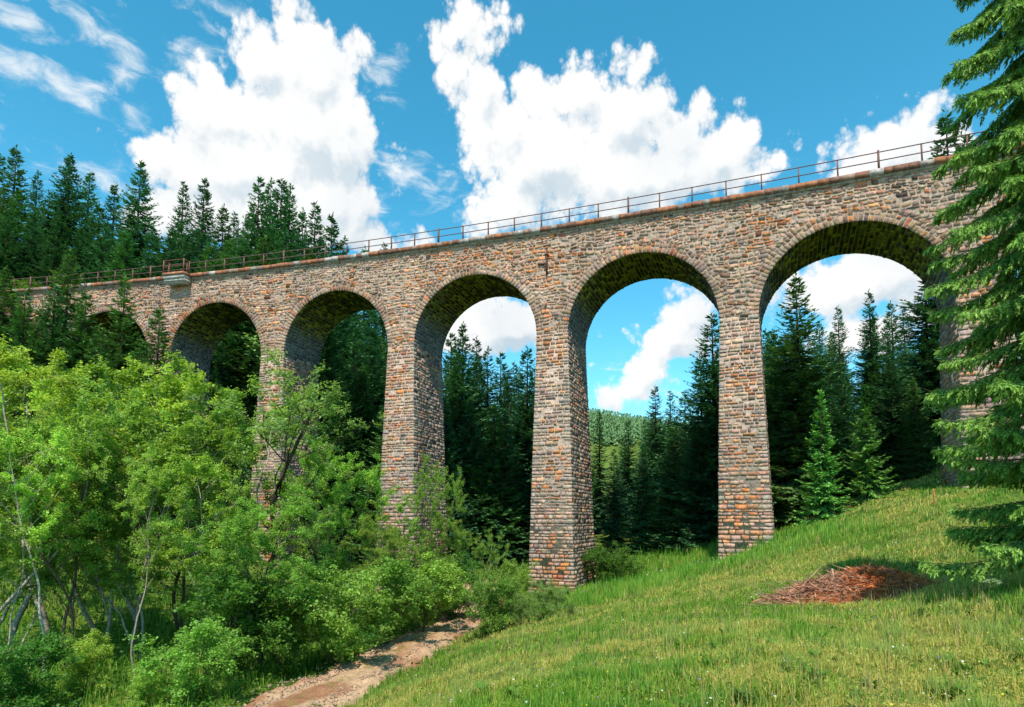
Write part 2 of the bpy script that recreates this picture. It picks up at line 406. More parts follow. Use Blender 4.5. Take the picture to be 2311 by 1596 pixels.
MOSS = [(.05, .052, .018), (.03, .033, .02), (.08, .082, .024), (.15, .15, .03), (.065, .05, .036)]
def build_arch(i):
    mb = MB(); sc = s_arch(i)
    nth = 64
    # barrel body
    prev = None
    for t in np.linspace(0, math.pi, nth + 1):
        s = sc - (RAD + .02) * math.cos(t); h = (RAD + .02) * math.sin(t) - RAD
        w = ss(.30, .62, math.sin(t))
        c = tuple(np.array((.27, .25, .22)) * (1 - w) + np.array((.33, .33, .055)) * w)
        a = mb.vert((s, .03, h), c); b = mb.vert((s, WID - .03, h), c)
        if prev: mb.q.append([prev[0], a, b, prev[1]])
        prev = (a, b)
    # voussoirs on the front, in two uneven layers, and the plain back ring
    n = int(math.pi * RAD / .235)
    edges = np.linspace(0, math.pi, n + 1)
    for k in range(n):
        t0, t1 = edges[k] , edges[k + 1]
        if t0 < .02 or t1 > math.pi - .02: pass
        g = .013 / RAD
        rr = RAD
        outer = RAD + RING + random.uniform(-.24, .08)
        cuts = [RAD - .02, RAD + RING * random.uniform(.35, .65), outer] if random.random() < .6 else [RAD - .02, RAD + RING * random.uniform(.28, .4), RAD + RING * random.uniform(.55, .72), outer]
        for r0, r1 in zip(cuts[:-1], cuts[1:]):
            fm = lambda t, r, o: (sc - r * math.cos(t), .02 - o, r * math.sin(t) - RAD)
            jr = [random.uniform(-.03, .03) for _ in range(4)]
            q = [(t0 + g, r0 + .006), (t1 - g, r0 + .006), (t1 - g, r1 - .014 + jr[0]), (t0 + g, r1 - .014 + jr[1])]
            # stones are laid in (angle, radius): scale the angle so that insets stay even
            q2 = [(a * (r0 + r1) / 2, b) for a, b in q]
            km = (r0 + r1) / 2
            fm2 = lambda a, b, o, km=km: fm(a / km, b, o)
            add_stone(mb, [q2[0], q2[1], q2[2], q2[3]][::-1], fm2, random.uniform(.012, .05), stone_col(sc - RAD * math.cos(t0), 3 + RAD * math.sin(t0), .20 + .35 * ss(.86, 1, math.sin(t0)), .62), .03)
    # soffit lining: courses along the barrel, about 0.28 m of arc each
    fmi = lambda a, d, o: (sc - (RAD - o) * math.cos(a / RAD), d, (RAD - o) * math.sin(a / RAD) - RAD)
    for k in range(n):
        a0, a1 = edges[k] * RAD, edges[k + 1] * RAD
        d = .0; st = random.random() * .3
        w_ = ss(.30, .62, math.sin((edges[k] + edges[k + 1]) / 2))
        while d < WID:
            w = random.uniform(.3, .62)
            if d == 0: w *= random.uniform(.5, 1)
            d1 = min(WID, d + w)
            if d1 > d + .08:
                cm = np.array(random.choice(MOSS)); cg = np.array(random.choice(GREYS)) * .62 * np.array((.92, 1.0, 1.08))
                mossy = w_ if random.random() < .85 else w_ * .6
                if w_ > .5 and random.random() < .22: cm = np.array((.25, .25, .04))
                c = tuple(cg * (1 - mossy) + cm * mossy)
                g = .026
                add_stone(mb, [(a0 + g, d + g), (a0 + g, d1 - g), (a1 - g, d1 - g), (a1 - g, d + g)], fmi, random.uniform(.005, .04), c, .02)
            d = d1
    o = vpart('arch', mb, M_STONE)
for i in ARCHES:
    if i >= 0: build_arch(i)
    else: build_arch(i)

def build_pier(i):
    """between arch i and i+1"""
    sc = s_arch(i) + PITCHS / 2
    hw = (PITCHS - SPAN) / 2
    base = arcmap(np.array([(sc, WID / 2, 0)]))[0]
    zt = HZ + GRAD * sc - RAD
    zg = min(g1(*arcmap(np.array([(sc + a, b, 0.)]))[0][:2]) for a in (-1.6, 1.6) for b in (-.5, WID + .5)) - .6
    depth = zt - zg
    mb = MB()
    def off(h): return BAT * (-(h + RAD))                # batter outwards below the springing
    hb = -RAD - depth
    c = MORTAR
    e = .02
    for h in (hb, -RAD + .001):
        o = off(h)
        for s, d in ((-hw - o + e, -o + e), (hw + o - e, -o + e), (hw + o - e, WID + o - e), (-hw - o + e, WID + o - e)): mb.vert((sc + s, d, h), c)
    for f in ((0, 1, 5, 4), (1, 2, 6, 5), (2, 3, 7, 6), (3, 0, 4, 7), (4, 5, 6, 7), (3, 2, 1, 0)): mb.q.append(list(f))
    faces = [  # (length(h), map, colour factor)
        (lambda h: 2 * (hw + off(h)), lambda a, h, o: (sc - hw - off(h) + a, -off(h) + e - o, h), 1.0),
        (lambda h: WID + 2 * off(h), lambda a, h, o: (sc + hw + off(h) - e + o, -off(h) + a, h), .8),
        (lambda h: 2 * (hw + off(h)), lambda a, h, o: (sc + hw + off(h) - a, WID + off(h) - e + o, h), 1.0),
        (lambda h: WID + 2 * off(h), lambda a, h, o: (sc - hw - off(h) + e - o, WID + off(h) - a, h), .8)]
    h = -RAD
    while h > hb:
        hh = random.choice((.16, .19, .22, .25, .29)); h0 = h - hh
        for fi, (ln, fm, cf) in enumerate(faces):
            Lh = ln((h + h0) / 2); a = 0
            while a < Lh - .02:
                w = random.choice((.24, .32, .4, .5, .64)) * random.uniform(.85, 1.15)
                if Lh - (a + w) < .22: w = Lh - a
                g = .02; gv = .02
                pr = random.uniform(.012, .07)
                col = stone_col(sc + a + fi * 7, h * 1.1, .17 if fi in (0, 2) else .05, .38 if fi in (0, 2) else .10)  # side faces: greyer, less orange stones, their shaded look put into the colour
                if a == 0 or a + w >= Lh - .02: col = tuple(np.array(col) * .6 + np.array((.42, .34, .27)) * .4); pr = random.uniform(.02, .045)
                if random.random() < .08: col = tuple(x * .35 for x in col); pr = .0
                j = lambda: random.uniform(-.026, .026)
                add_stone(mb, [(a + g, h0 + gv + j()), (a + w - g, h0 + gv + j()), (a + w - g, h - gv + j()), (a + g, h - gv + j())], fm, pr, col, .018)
                a += w
        h = h0
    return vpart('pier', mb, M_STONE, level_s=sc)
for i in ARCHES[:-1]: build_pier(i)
def build_abutment(sc, s1):
    mb = MB(); lo, hi = min(sc, s1), max(sc, s1)
    for h in (-RAD - 14, -RAD):
        for s, d in ((lo, .02), (hi, .02), (hi, WID - .02), (lo, WID - .02)): mb.vert((s, d, h), MORTAR)
    for f in ((0, 1, 5, 4), (1, 2, 6, 5), (2, 3, 7, 6), (3, 0, 4, 7)): mb.q.append(list(f))
    fm = lambda a, h, o: (a, .02 - o, h)
    h = -RAD
    while h > -RAD - 5:
        hh = random.uniform(.22, .34); s = lo
        while s < hi:
            w = random.uniform(.3, .7)
            add_stone(mb, [(s + .015, h - hh + .015), (s + w - .015, h - hh + .015), (s + w - .015, h - .015), (s + .015, h - .015)], fm, random.uniform(.02, .07), stone_col(s, h), .026)
            s += w
        h -= hh
    vpart('abutment', mb, M_STONE)
build_abutment(S0, s_arch(ARCHES[0]) - RAD); build_abutment(s_arch(ARCHES[-1]) + RAD, S1)

def build_coping():
    mb = MB(); mc = MB()
    s = S0
    while s < S1:
        w = random.uniform(.32, .75)
        r = random.random(); n = float(fbm(s * .12, 3.1, 91))
        if r < .62 + .5 * (n - .5): c = random.choice([(.27, .115, .06), (.34, .14, .07), (.24, .11, .07), (.20, .10, .07)])
        else: c = random.choice([(.36, .31, .28), (.28, .23, .20), (.40, .35, .32), (.22, .15, .12), (.29, .18, .13)])
        z0 = CORN + random.uniform(-.008, .008); z1 = CORN + .40 + random.uniform(-.02, .02); d0 = -.24 + random.uniform(-.015, .015)
        mb.box(s + .006, s + w - .006, d0, .6, z0 + .10, z1, c)
        mb.box(s + .003, s + w - .003, -.11, .58, z0 + .004, z0 + .098, (.34, .33, .32))
        mc.box(s + .006, s + w - .006, WID - .6, WID + .24, z0 + .1, z1, c)
        s += w
    vpart('coping', mb, M_COPING); vpart('coping', mc, M_COPING)
    mb = MB()
    for (sa, sb) in zip(np.arange(S0, S1, 2.0)[:-1], np.arange(S0, S1, 2.0)[1:]):
        mb.box(sa, sb, .62, WID - .62, CORN + .005, CORN + .30, (.2, .18, .16))
    vpart('track_bed', mb, M_COPING)
build_coping()

def build_railing():
    rl = empty('railing', (0, 0, 0)); rl.parent = viaduct
    top = CORN + .40
    posts = []
    s = S0 + .4
    while s < S1:
        posts.append(s); s += 1.93
    me = None
    for k, s in enumerate(posts):
        if s < -66: continue
        mb = MB(); r = .036 if k % 7 else .05
        hgt = 1.02 if k % 7 else 1.1
        mb.box(s - r, s + r, -.06 - r, -.06 + r, top - .03, top + hgt, (.17, .085, .065))
        mb.box(s - .09, s + .09, -.15, .03, top - .02, top + .02, (.17, .085, .065))
        vpart('post', mb, M_IRON, rl)
    for zz in (.98, .5):
        mb = MB(); pts = [(s, -.06 - .03, top + zz) for s in np.arange(S0, S1, .96)]
        mb.tube(pts, [.028] * len(pts), 6, (.14, .08, .07))
        vpart('rail', mb, M_IRON, rl)
build_railing()

def build_refuge():
    # cantilevered stand just outside the coping
    s0, s1 = -38.9, -36.7
    rf = MB(); c1 = (.52, .47, .42); c2 = (.40, .37, .33)
    z = CORN
    rf.box(s0, s1, -.95, -.26, z + .12, z + .34, (.36, .16, .09))
    rf.box(s0 + .05, s1 - .05, -.88, .0, z - .14, z + .09, c1)
    rf.box(s0 + .05, s1 - .05, -.80, .0, z - .36, z - .20, c1)
    rf.box(s0 + .18, s1 - .18, -.70, .0, z - .52, z - .40, c2)
    o = vpart('refuge_platform', rf, M_COPING)
    for s, d in ((s0 + .06, -.88), (s1 - .06, -.88), (s0 + .06, -.32), (s1 - .06, -.32)):
        mb = MB(); mb.box(s - .035, s + .035, d - .035, d + .035, z + .335, z + 1.42, (.22, .09, .05)); vpart('post', mb, M_IRON, o)
    mb = MB()
    for zz in (.86, 1.38):
        mb.tube([(s0 + .06, -.32, z + zz), (s0 + .06, -.88, z + zz), (s1 - .06, -.88, z + zz), (s1 - .06, -.32, z + zz)], [.025] * 4, 6, (.2, .085, .05))
    vpart('rail', mb, M_IRON, o)
build_refuge()
def build_anchor():
    # rusted tie-plate cross on the wall between the third and fourth tall arches
    mb = MB(); c = (.10, .045, .035); s = -6.0; 
    mb.box(s - .05, s + .05, -.14, -.02, -.75, 1.05, c)
    mb.box(s - .62, s + .05, -.12, -.03, .02, .13, c)
    mb.box(s - .13, s + .13, -.17, -.02, .62, .72, c)
    vpart('iron_anchor', mb, M_IRON)
build_anchor()

# ------------------------------------------------------------------ vegetation generators
def unit(v): return v / (np.linalg.norm(v, axis=-1, keepdims=True) + 1e-9)
def kites(base, dirs, side, length, width, mid=.45):
    """flat four-point leaves; returns verts (N*4,3), quads"""
    n = len(base)
    V = np.empty((n, 4, 3))
    V[:, 0] = base; V[:, 2] = base + dirs * length[:, None]
    m = base + dirs * (length * mid)[:, None]
    V[:, 1] = m + side * (width / 2)[:, None]; V[:, 3] = m - side * (width / 2)[:, None]
    Q = np.arange(n * 4).reshape(n, 4)
    return V.reshape(-1, 3), Q

def spruce(name, H=18.0, R=2.9, seed=1, nwh=58, col=(.020, .062, .022), tip=(.045, .115, .030), lean=0.0, dens=1.0, gap=.03, start=.05):
    g = np.random.default_rng(seed)
    B = []; D = []; S = []; Ln = []; Wd = []; C = []
    ts = np.linspace(start, .97, nwh)
    brs = MB()
    for ti, t0 in enumerate(ts):
        nb = int(g.integers(6, 9)) if t0 < .85 else int(g.integers(4, 6))
        for b in range(nb):
            t = t0 + g.uniform(-.5, .5) * (ts[1] - ts[0])
            if t > .995: t = .995
            prof = (1 - t) ** 1.0 * (.6 + .4 * min(1, (t + .12) / .25))
            Lb = R * prof * g.uniform(.62, 1.12) + .05
            if g.random() < gap: Lb *= .4
            az = g.uniform(0, 2 * math.pi)
            up = -.36 + .80 * t ** 1.3 + g.uniform(-.12, .12)
            h = np.array([math.cos(az), math.sin(az), 0.])
            npt = max(3, int(5 * Lb))
            u = np.linspace(0, 1, max(5, int(Lb * 7 * dens)))
            zz = up * u * Lb - .14 * Lb * np.sin(u * math.pi) + .10 * Lb * u ** 3
            P = np.array([0, 0, H * t]) + h * (u * Lb)[:, None] + np.array([0, 0, 1.]) * zz[:, None]
            if t < .9: brs.tube(P[[0, len(u) // 2, -1]], [.03 * (1.2 - t) + .006, .02 * (1.2 - t), .004], 3, (.05, .035, .025), False)
            dirv = unit(np.gradient(P, axis=0))
            side = np.array([-h[1], h[0], 0.])
            for sgn in (-1, 0, 1):
                k = slice(1, None) if sgn else slice(2, None)
                p = P[k]; dv = dirv[k]; uu = u[k]; n = len(p)
                ang = g.uniform(.45, 1.0, n) * abs(sgn) + (g.uniform(-.3, .3, n) if sgn == 0 else 0)
                d = dv * np.cos(ang)[:, None] + side * (np.sin(ang) * (sgn if sgn else 1))[:, None]
                d[:, 2] -= g.uniform(.05, .55, n) * (1.05 - t)
                d = unit(d)
                ln = (.20 + .42 * (1 - uu) * (Lb / R + .25)) * g.uniform(.7, 1.25, n) * (R / 2.9) ** .3
                B.append(p + g.normal(0, .03, (n, 3))); D.append(d)
                sd = unit(np.cross(d, unit(np.array([0, 0, 1.]) + g.normal(0, .45, (n, 3)))))
                S.append(sd); Ln.append(ln); Wd.append(ln * g.uniform(.26, .42, n))
                mix = np.clip(uu * .8 + g.uniform(-.3, .3, n), 0, 1)[:, None]
                cc = np.array(col) * (1 - mix) + np.array(tip) * mix
                C.append(cc * g.uniform(.75, 1.25, (n, 1)))
    # leader
    n = 14
    zt = np.linspace(.955, 1.0, n) * H
    for k in range(n):
        a = g.uniform(0, 6.28); d = unit(np.array([math.cos(a) * .6, math.sin(a) * .6, .8]))
        B.append(np.array([[0, 0, zt[k] - .1]])); D.append(d[None]); S.append(unit(np.cross(d, [0, 0, 1.]))[None]); Ln.append(np.array([.28])); Wd.append(np.array([.08])); C.append(np.array([tip]))
    V, Q = kites(np.concatenate(B), np.concatenate(D), np.concatenate(S), np.concatenate(Ln), np.concatenate(Wd))
    crown = np_mesh(name + '_crown', V, [Q], np.repeat(np.concatenate(C), 4, 0))
    brs.tube([(0, 0, -.6), (0, 0, H * .3), (0, 0, H * .7), (0, 0, H * .99)], [.012 * H, .009 * H, .004 * H, .008], 7, (.06, .042, .03))
    trunk = brs.mesh(name + '_trunk', True)
    crown.materials.append(M_NEEDLE); trunk.materials.append(M_BARK)
    return trunk, crown, H

def leafy(name, H=9.0, seed=1, stems=1, spread=.20, first=.30, nprim=13, leaf=.095, nleaf=60, bark=(.30, .25, .19), cols=((.075, .17, .018), (.14, .26, .03)), lean=.06, r0=.075, sub=(5, 4), crownw=1.05, twig=.23):
    g = np.random.default_rng(seed)
    wood = MB(); tw = []
    def grow(p0, d, Ln, r, level):
        n = max(3, int(Ln / .35)) if level < 2 else 3
        pts = [np.array(p0)]; dd = np.array(d)
        for k in range(n):
            dd = unit(dd + g.normal(0, .10 + .05 * level, 3) + np.array([0, 0, .05 if level else .02]))
            pts.append(pts[-1] + dd * Ln / n)
        rs = [max(.004, r * (1 - .8 * k / n)) for k in range(n + 1)]
        wood.tube(pts, rs, 6 if level == 0 else (4 if level == 1 else 3), tuple(np.array(bark) * g.uniform(.75, 1.1)), False)
        return pts
    def interp(pts, t):
        x = t * (len(pts) - 1); i = min(int(x), len(pts) - 2); f = x - i
        return pts[i] * (1 - f) + pts[i + 1] * f, unit(pts[i + 1] - pts[i])
    for s in range(stems):
        a0 = g.uniform(0, 6.28) ; tilt = lean + (g.uniform(.03, spread * .8) if stems > 1 else 0)
        d0 = unit(np.array([math.cos(a0) * tilt, math.sin(a0) * tilt, 1.]))
        hs = H * (1 if s == 0 else g.uniform(.7, .98))
        base = np.array([math.cos(a0), math.sin(a0), 0]) * (.12 * (stems > 1) * g.random()) + np.array([0, 0, -.3])
        tr = grow(base, d0, hs + .3, r0 * hs / 9, 0)
        for b in range(nprim):
            t = first + (1 - first) * (b + g.random()) / nprim
            p, dv = interp(tr, min(t, .99))
            a = b * 2.4 + g.uniform(-.6, .6)
            el = g.uniform(.35, .95)
            d = unit(np.array([math.cos(a) * math.cos(el), math.sin(a) * math.cos(el), math.sin(el)]) + dv * .2)
            env = math.sin(math.pi * min(.97, .18 + .82 * (t - first) / (1 - first) ) ) ** .6
            Lb = H * .30 * crownw * (env * g.uniform(.65, 1.15) + .12)
            pb = grow(p, d, Lb, r0 * .34 * hs / 9 * (1.2 - t), 1)
            for c in range(sub[0]):
                t2 = g.uniform(.25, 1); p2, dv2 = interp(pb, t2)
                d2 = unit(dv2 * .7 + g.normal(0, .6, 3) + np.array([0, 0, .15]))
                L2 = Lb * g.uniform(.28, .55)
                p2s = grow(p2, d2, L2, .012, 2)
                for e in range(sub[1]):
                    p3, dv3 = interp(p2s, g.uniform(.2, 1)); tw.append((p3, unit(dv3 + g.normal(0, .7, 3)), L2 / Lb))
            tw.append((pb[-1], dv, 1))
        tw.append((tr[-1], d0, 1))
    T = np.array([t[0] for t in tw]); TD = np.array([t[1] for t in tw])
    n = len(T) * nleaf
    idx = np.repeat(np.arange(len(T)), nleaf)
    u = g.random(n)
    P = T[idx] + TD[idx] * (u * twig * 1.6)[:, None] + g.normal(0, twig * .34, (n, 3)) * np.array([1, 1, .75])
    nrm = unit(g.normal(0, .6, (n, 3)) + np.array([0, -.1, 1.]))
    d = unit(np.cross(nrm, g.normal(0, 1, (n, 3))))
    d[:, 2] -= .25; d = unit(d)
    sd = unit(np.cross(nrm, d))
    ln = leaf * g.uniform(.7, 1.35, n)
    V, Q = kites(P, d, sd, ln, ln * g.uniform(.55, .75, n), .42)
    clump = g.uniform(.78, 1.2, len(T))[idx]
    mix = g.random(n)[:, None]
    c = (np.array(cols[0]) * (1 - mix) + np.array(cols[1]) * mix) * (clump * g.uniform(.85, 1.15, n))[:, None]
    crown = np_mesh(name + '_crown', V, [Q], np.repeat(c, 4, 0))
    trunk = wood.mesh(name + '_trunk', True)
    crown.materials.append(M_LEAF); trunk.materials.append(M_BARK)
    return trunk, crown, float(np.percentile(V[:, 2], 99.6))

def plant(name, proto, x, y, H, rz, label, cat, group=None, wx=1.0, z=None, tilt=(0, 0)):
    t_me, c_me, h0 = proto
    k = H / h0
    o = empty(name, (x, y, g1(x, y) - .05 if z is None else z), rz)
    o.rotation_euler = (tilt[0], tilt[1], rz)
    o.scale = (k * wx, k * wx, k)
    tag(o, label, cat, group)
    a = bpy.data.objects.new('trunk', t_me); COL.objects.link(a); a.parent = o
    b = bpy.data.objects.new('crown', c_me); COL.objects.link(b); b.parent = o
    return o
def by_top(name, proto, px, py, y, label, cat, group=None, wx=1.0, minh=2.0):
    p = at(px, py, y); zg = g1(p[0], p[1]) - .05
    return plant(name, proto, p[0], p[1], max(minh, p[2] - zg), random.uniform(0, 6.28), label, cat, group, wx, zg)

DARK = ((.032, .120, .052), (.085, .235, .082)); MIDG = ((.046, .135, .038), (.115, .27, .060)); YOUNG = ((.08, .23, .04), (.21, .42, .07))
SP = [spruce('spruce_a', 18, 3.9, 11, 60, *DARK), spruce('spruce_b', 18, 3.3, 12, 54, *DARK, gap=.06), spruce('spruce_c', 18, 4.5, 13, 64, *DARK),
      spruce('spruce_d', 18, 3.7, 14, 54, *MIDG, gap=.08), spruce('spruce_e', 18, 4.4, 15, 60, *MIDG)]
YS = [spruce('young_spruce_a', 9, 2.1, 21, 34, *YOUNG, dens=1.5, start=.03), spruce('young_spruce_b', 9, 2.3, 22, 34, *YOUNG, dens=1.5, start=.03)]
G_SKY = 'spruces on the slope beyond the left end of the viaduct'
sky_list = [
 (2, 345, 72, 0, 'dark spruce cut by the left edge of the photo, against the sky'),
 (38, 330, 70, 3, 'tall spruce with a knobbly brown top near the left edge, above the railing'),
 (86, 385, 75, 1, 'slim spruce top between two taller spruces near the left edge'),
 (160, 348, 68, 2, 'tall broad dark spruce above the leafy trees, left of a pair of tops'),
 (204, 384, 74, 3, 'spruce with a forked looking top right of the tall broad spruce'),
 (260, 412, 78, 1, 'thin spire spruce just left of the tallest dense dark cone'),
 (318, 362, 66, 2, 'dense dark cone shaped spruce standing tallest against the cloud, above the refuge'),
 (346, 505, 62, 0, 'low dark spruce at the right foot of the dense dark cone, behind the railing'),
 (415, 408, 80, 1, 'left one of two open ragged spruces against the white cloud'),
 (462, 400, 78, 0, 'right one of two open ragged spruces against the white cloud'),
 (505, 462, 70, 4, 'blunt bushy spruce right of the two ragged spruces'),
 (530, 478, 75, 1, 'thin short spruce top touching the blunt bushy spruce'),
 (585, 396, 72, 0, 'pointed spruce at the left of the tight clump over the railing'),
 (612, 402, 80, 1, 'narrow spruce second from the left in the tight clump over the railing'),
 (637, 402, 74, 2, 'broad spruce in the middle of the tight clump over the railing'),
 (655, 415, 78, 1, 'slim spruce at the right of the tight clump over the railing'),
 (684, 470, 74, 0, 'shorter spruce on the right shoulder of the tight clump'),
 (712, 455, 70, 1, 'lone pointed spruce right of the tight clump, above the railing'),
 (750, 482, 68, 0, 'small lone spruce before the railing meets open sky'),
 (777, 532, 72, 1, 'smallest spruce top at the end of the slope, behind the railing'),
 (868, 548, 88, 1, 'tiny spruce tip showing through the railing under the cloud'),
 (824, 556, 86, 0, 'very small spruce tip just behind the coping, left of the other tip'),
]
for px, py, y, k, lab in sky_list: by_top('spruce_tree', SP[k], px, py, y, lab, 'spruce', G_SKY, random.uniform(1.15, 1.35))
# lower spruces that fill the slope under them
for px, py, y in [(20, 470, 60), (75, 480, 62), (125, 500, 60), (190, 500, 62), (240, 500, 62), (285, 520, 60), (385, 520, 62), (430, 520, 64), (480, 540, 62), (550, 530, 62), (600, 530, 62), (650, 520, 62), (700, 560, 62), (740, 570, 60), (45, 430, 66), (110, 450, 66), (150, 440, 70), (225, 460, 66), (300, 480, 66), (360, 530, 66), (405, 500, 70), (455, 500, 70), (520, 540, 66), (570, 480, 74), (625, 490, 70), (675, 530, 68), (725, 540, 72)]:
    by_top('spruce_tree', SP[random.choice((0, 2, 4))], px, py, y, 'dark spruce with its top below the skyline, behind the railing at the left end', 'spruce', 'lower spruces behind the left railing', 1.5)
G_FRONT = 'spruces in front of the left arches'
for px, py, y, k, lab in [
 (158, 562, 47, 4, 'bright spruce hiding the coping at the far left of the viaduct'),
 (283, 618, 45, 3, 'pointed mid green spruce in front of the pier under the refuge'),
 (361, 690, 43, 4, 'bushy spruce covering the left foot of the leftmost open arch'),
 (15, 600, 45, 4, 'spruce cut by the left edge of the photo in front of the viaduct wall'),
 (92, 690, 42, 3, 'shorter spruce between the edge spruce and the bright spruce'),
 (225, 740, 42, 4, 'low spruce crown below the leftmost half hidden arch'),
 (196, 655, 44, 4, 'broad spruce beside the bright spruce, covering the leftmost half hidden arch'),
 (125, 640, 43, 2, 'dark spruce in front of the bright spruce at the far left'),
 (58, 655, 42, 4, 'broad green spruce low in front of the viaduct wall near the left edge'),
 (318, 775, 41, 4, 'low broad spruce between the pointed spruce and the bushy one'),
 (398, 815, 41, 3, 'small spruce at the foot of the leftmost open arch')]:
    by_top('spruce_tree', SP[k], px, py, y, lab, 'spruce', G_FRONT, 1.35)
G_BACK = 'spruces seen through the arches'
back = [
 (540, 722, 62, 4, 'spruce rising inside the leftmost open arch'), (500, 770, 58, 0, 'dark spruce at the left inside the leftmost open arch'), (575, 760, 64, 2, 'dark spruce at the right inside the leftmost open arch'),
 (742, 700, 62, 0, 'tall dark spruce at the left inside the second open arch'), (790, 650, 64, 2, 'tall dark spruce in the middle of the second open arch'), (840, 690, 60, 0, 'tall dark spruce at the right inside the second open arch'), (765, 800, 54, 2, 'low dark spruce at the foot of the second open arch'),(820, 820, 54, 4, 'low green spruce at the right foot of the second open arch'),
 (1018, 748, 58, 0, 'dark spruce against the left jamb of the third open arch'), (1045, 728, 56, 2, 'tallest pointed spruce inside the third open arch'), (1075, 760, 60, 1, 'slim spruce top just right of the tallest in the third open arch'), (1101, 782, 62, 1, 'narrow spruce top in the middle of the third open arch'), (1130, 792, 64, 0, 'lowest spruce top in the dip of the third open arch'), (1160, 815, 64, 1, 'thin spruce left of the tall one by the right jamb, third open arch'), (1190, 780, 56, 0, 'tall spruce by the right jamb of the third open arch'),
 (1060, 900, 52, 2, 'dark broad spruce low in the third open arch, left side'), (1140, 920, 52, 0, 'dark broad spruce low in the third open arch, right side'),
 (1352, 925, 66, 1, 'thin spruce tip in front of the far hazy hill'), (1418, 945, 66, 0, 'low spruce in front of the far hazy hill'), (1478, 868, 60, 0, 'pointed spruce against the cloud in the middle of the fourth open arch'), (1512, 880, 62, 1, 'slim spruce behind the pointed one in the fourth open arch'), (1545, 880, 58, 2, 'bushy spruce right of the middle in the fourth open arch'), (1580, 805, 50, 0, 'spruce left of the tall one at the right jamb, fourth open arch'), (1606, 705, 47, 2, 'tall dark spruce half hidden by the right jamb of the fourth open arch'),
 (1385, 1010, 52, 0, 'dark low spruce at the left foot of the fourth open arch'), (1450, 1000, 50, 2, 'dark low spruce in the centre foot of the fourth open arch'), (1520, 960, 48, 4, 'green tinged spruce low at the right of the fourth open arch'), (1570, 960, 46, 2, 'dark spruce against the foot of the tall right pier'),
 (1795, 618, 42, 4, 'big tall spruce at the left inside the rightmost arch'), (1745, 740, 44, 2, 'dark spruce against the left jamb of the rightmost arch'), (1890, 690, 54, 1, 'thin ragged spruce top in the middle of the rightmost arch'), (1960, 655, 52, 1, 'pointed spruce against the pale cloud in the rightmost arch'), (2010, 680, 58, 3, 'pale distant spruce right of the pointed one in the rightmost arch'), (2085, 625, 43, 2, 'big dark spruce at the right inside the rightmost arch'),
 (1900, 840, 44, 0, 'dark spruce behind the two young bright spruces'), (2010, 800, 42, 2, 'dark spruce left of the shaded pier at the right'), (2060, 850, 40, 4, 'spruce low beside the shaded right pier'),
 (2133, 250, 42, 1, 'dark spruce tip rising behind the railing at the far right'), (2175, 300, 43, 0, 'dark spruce behind the railing, right of the spruce tip')]
for px, py, y, k, lab in back: by_top('spruce_tree', SP[k], px, py, y, lab, 'spruce', G_BACK, random.uniform(1.2, 1.5))
SKYL = np.array([(480, 790), (560, 745), (700, 700), (870, 700), (1000, 770), (1045, 750), (1100, 795), (1160, 815), (1200, 800), (1330, 965), (1420, 955), (1480, 900), (1560, 895), (1610, 770), (1720, 740), (1800, 650), (1890, 730), (1960, 700), (2010, 700), (2080, 650), (2200, 700)], float)
gf = np.random.default_rng(44)
for yy in np.arange(50, 92, 5.0):
    for xx in np.arange(-30, 46, 4.2):
        x = xx + gf.uniform(-1.6, 1.6); y = yy + gf.uniform(-2, 2)
        px = CX + F * x / (y * math.cos(PITCH) + 6 * math.sin(PITCH))
        if not (470 < px < 2180): continue
        if 1330 < px < 1480 and y < 62: continue
        p = at(px, np.interp(px, SKYL[:, 0], SKYL[:, 1]) + gf.uniform(15, 150), y)
        h = p[2] - g1(x, y)
        if h < 7: continue
        plant('spruce_tree', SP[int(gf.integers(0, 5))], x, y, min(h, 27), gf.uniform(0, 6.28), 'dark spruce packed in the forest behind the arches, overlapped by its neighbours', 'spruce', 'packed forest behind the arches', gf.uniform(1.15, 1.5))
G_YOUNG = 'young spruces at the forest edge'
for px, py, y, k, lab in [(1850, 880, 34.5, 0, 'bright young spruce left of its twin, beside the tall right pier'), (1950, 870, 36, 1, 'bright young spruce right of its twin, at the top of the meadow')]:
    by_top('young_spruce', YS[k], px, py, y, lab, 'spruce', G_YOUNG, 1.0)

LIME = ((.25, .42, .045), (.46, .64, .13)); SAP = ((.18, .34, .045), (.35, .54, .11)); DEEP = ((.075, .19, .028), (.15, .32, .05)); GREYG = ((.18, .30, .08), (.31, .45, .14))
PALE = (.42, .36, .28); BROWN = (.16, .11, .075)
TR = [leafy('leafy_a', 10, 31, 1, first=.38, nprim=15, bark=PALE, cols=LIME, r0=.085), leafy('leafy_b', 10, 32, 2, first=.35, nprim=12, bark=PALE, cols=LIME, r0=.075),
      leafy('leafy_c', 10, 33, 3, first=.25, nprim=10, bark=PALE, cols=SAP, r0=.07), leafy('leafy_d', 10, 34, 1, first=.45, nprim=12, bark=(.06, .045, .035), cols=GREYG, r0=.14, nleaf=26, crownw=1.15),
      leafy('leafy_e', 10, 35, 2, first=.2, nprim=14, bark=BROWN, cols=SAP, r0=.07), leafy('leafy_i', 10, 37, 2, first=.15, nprim=14, bark=BROWN, cols=DEEP, r0=.07)]
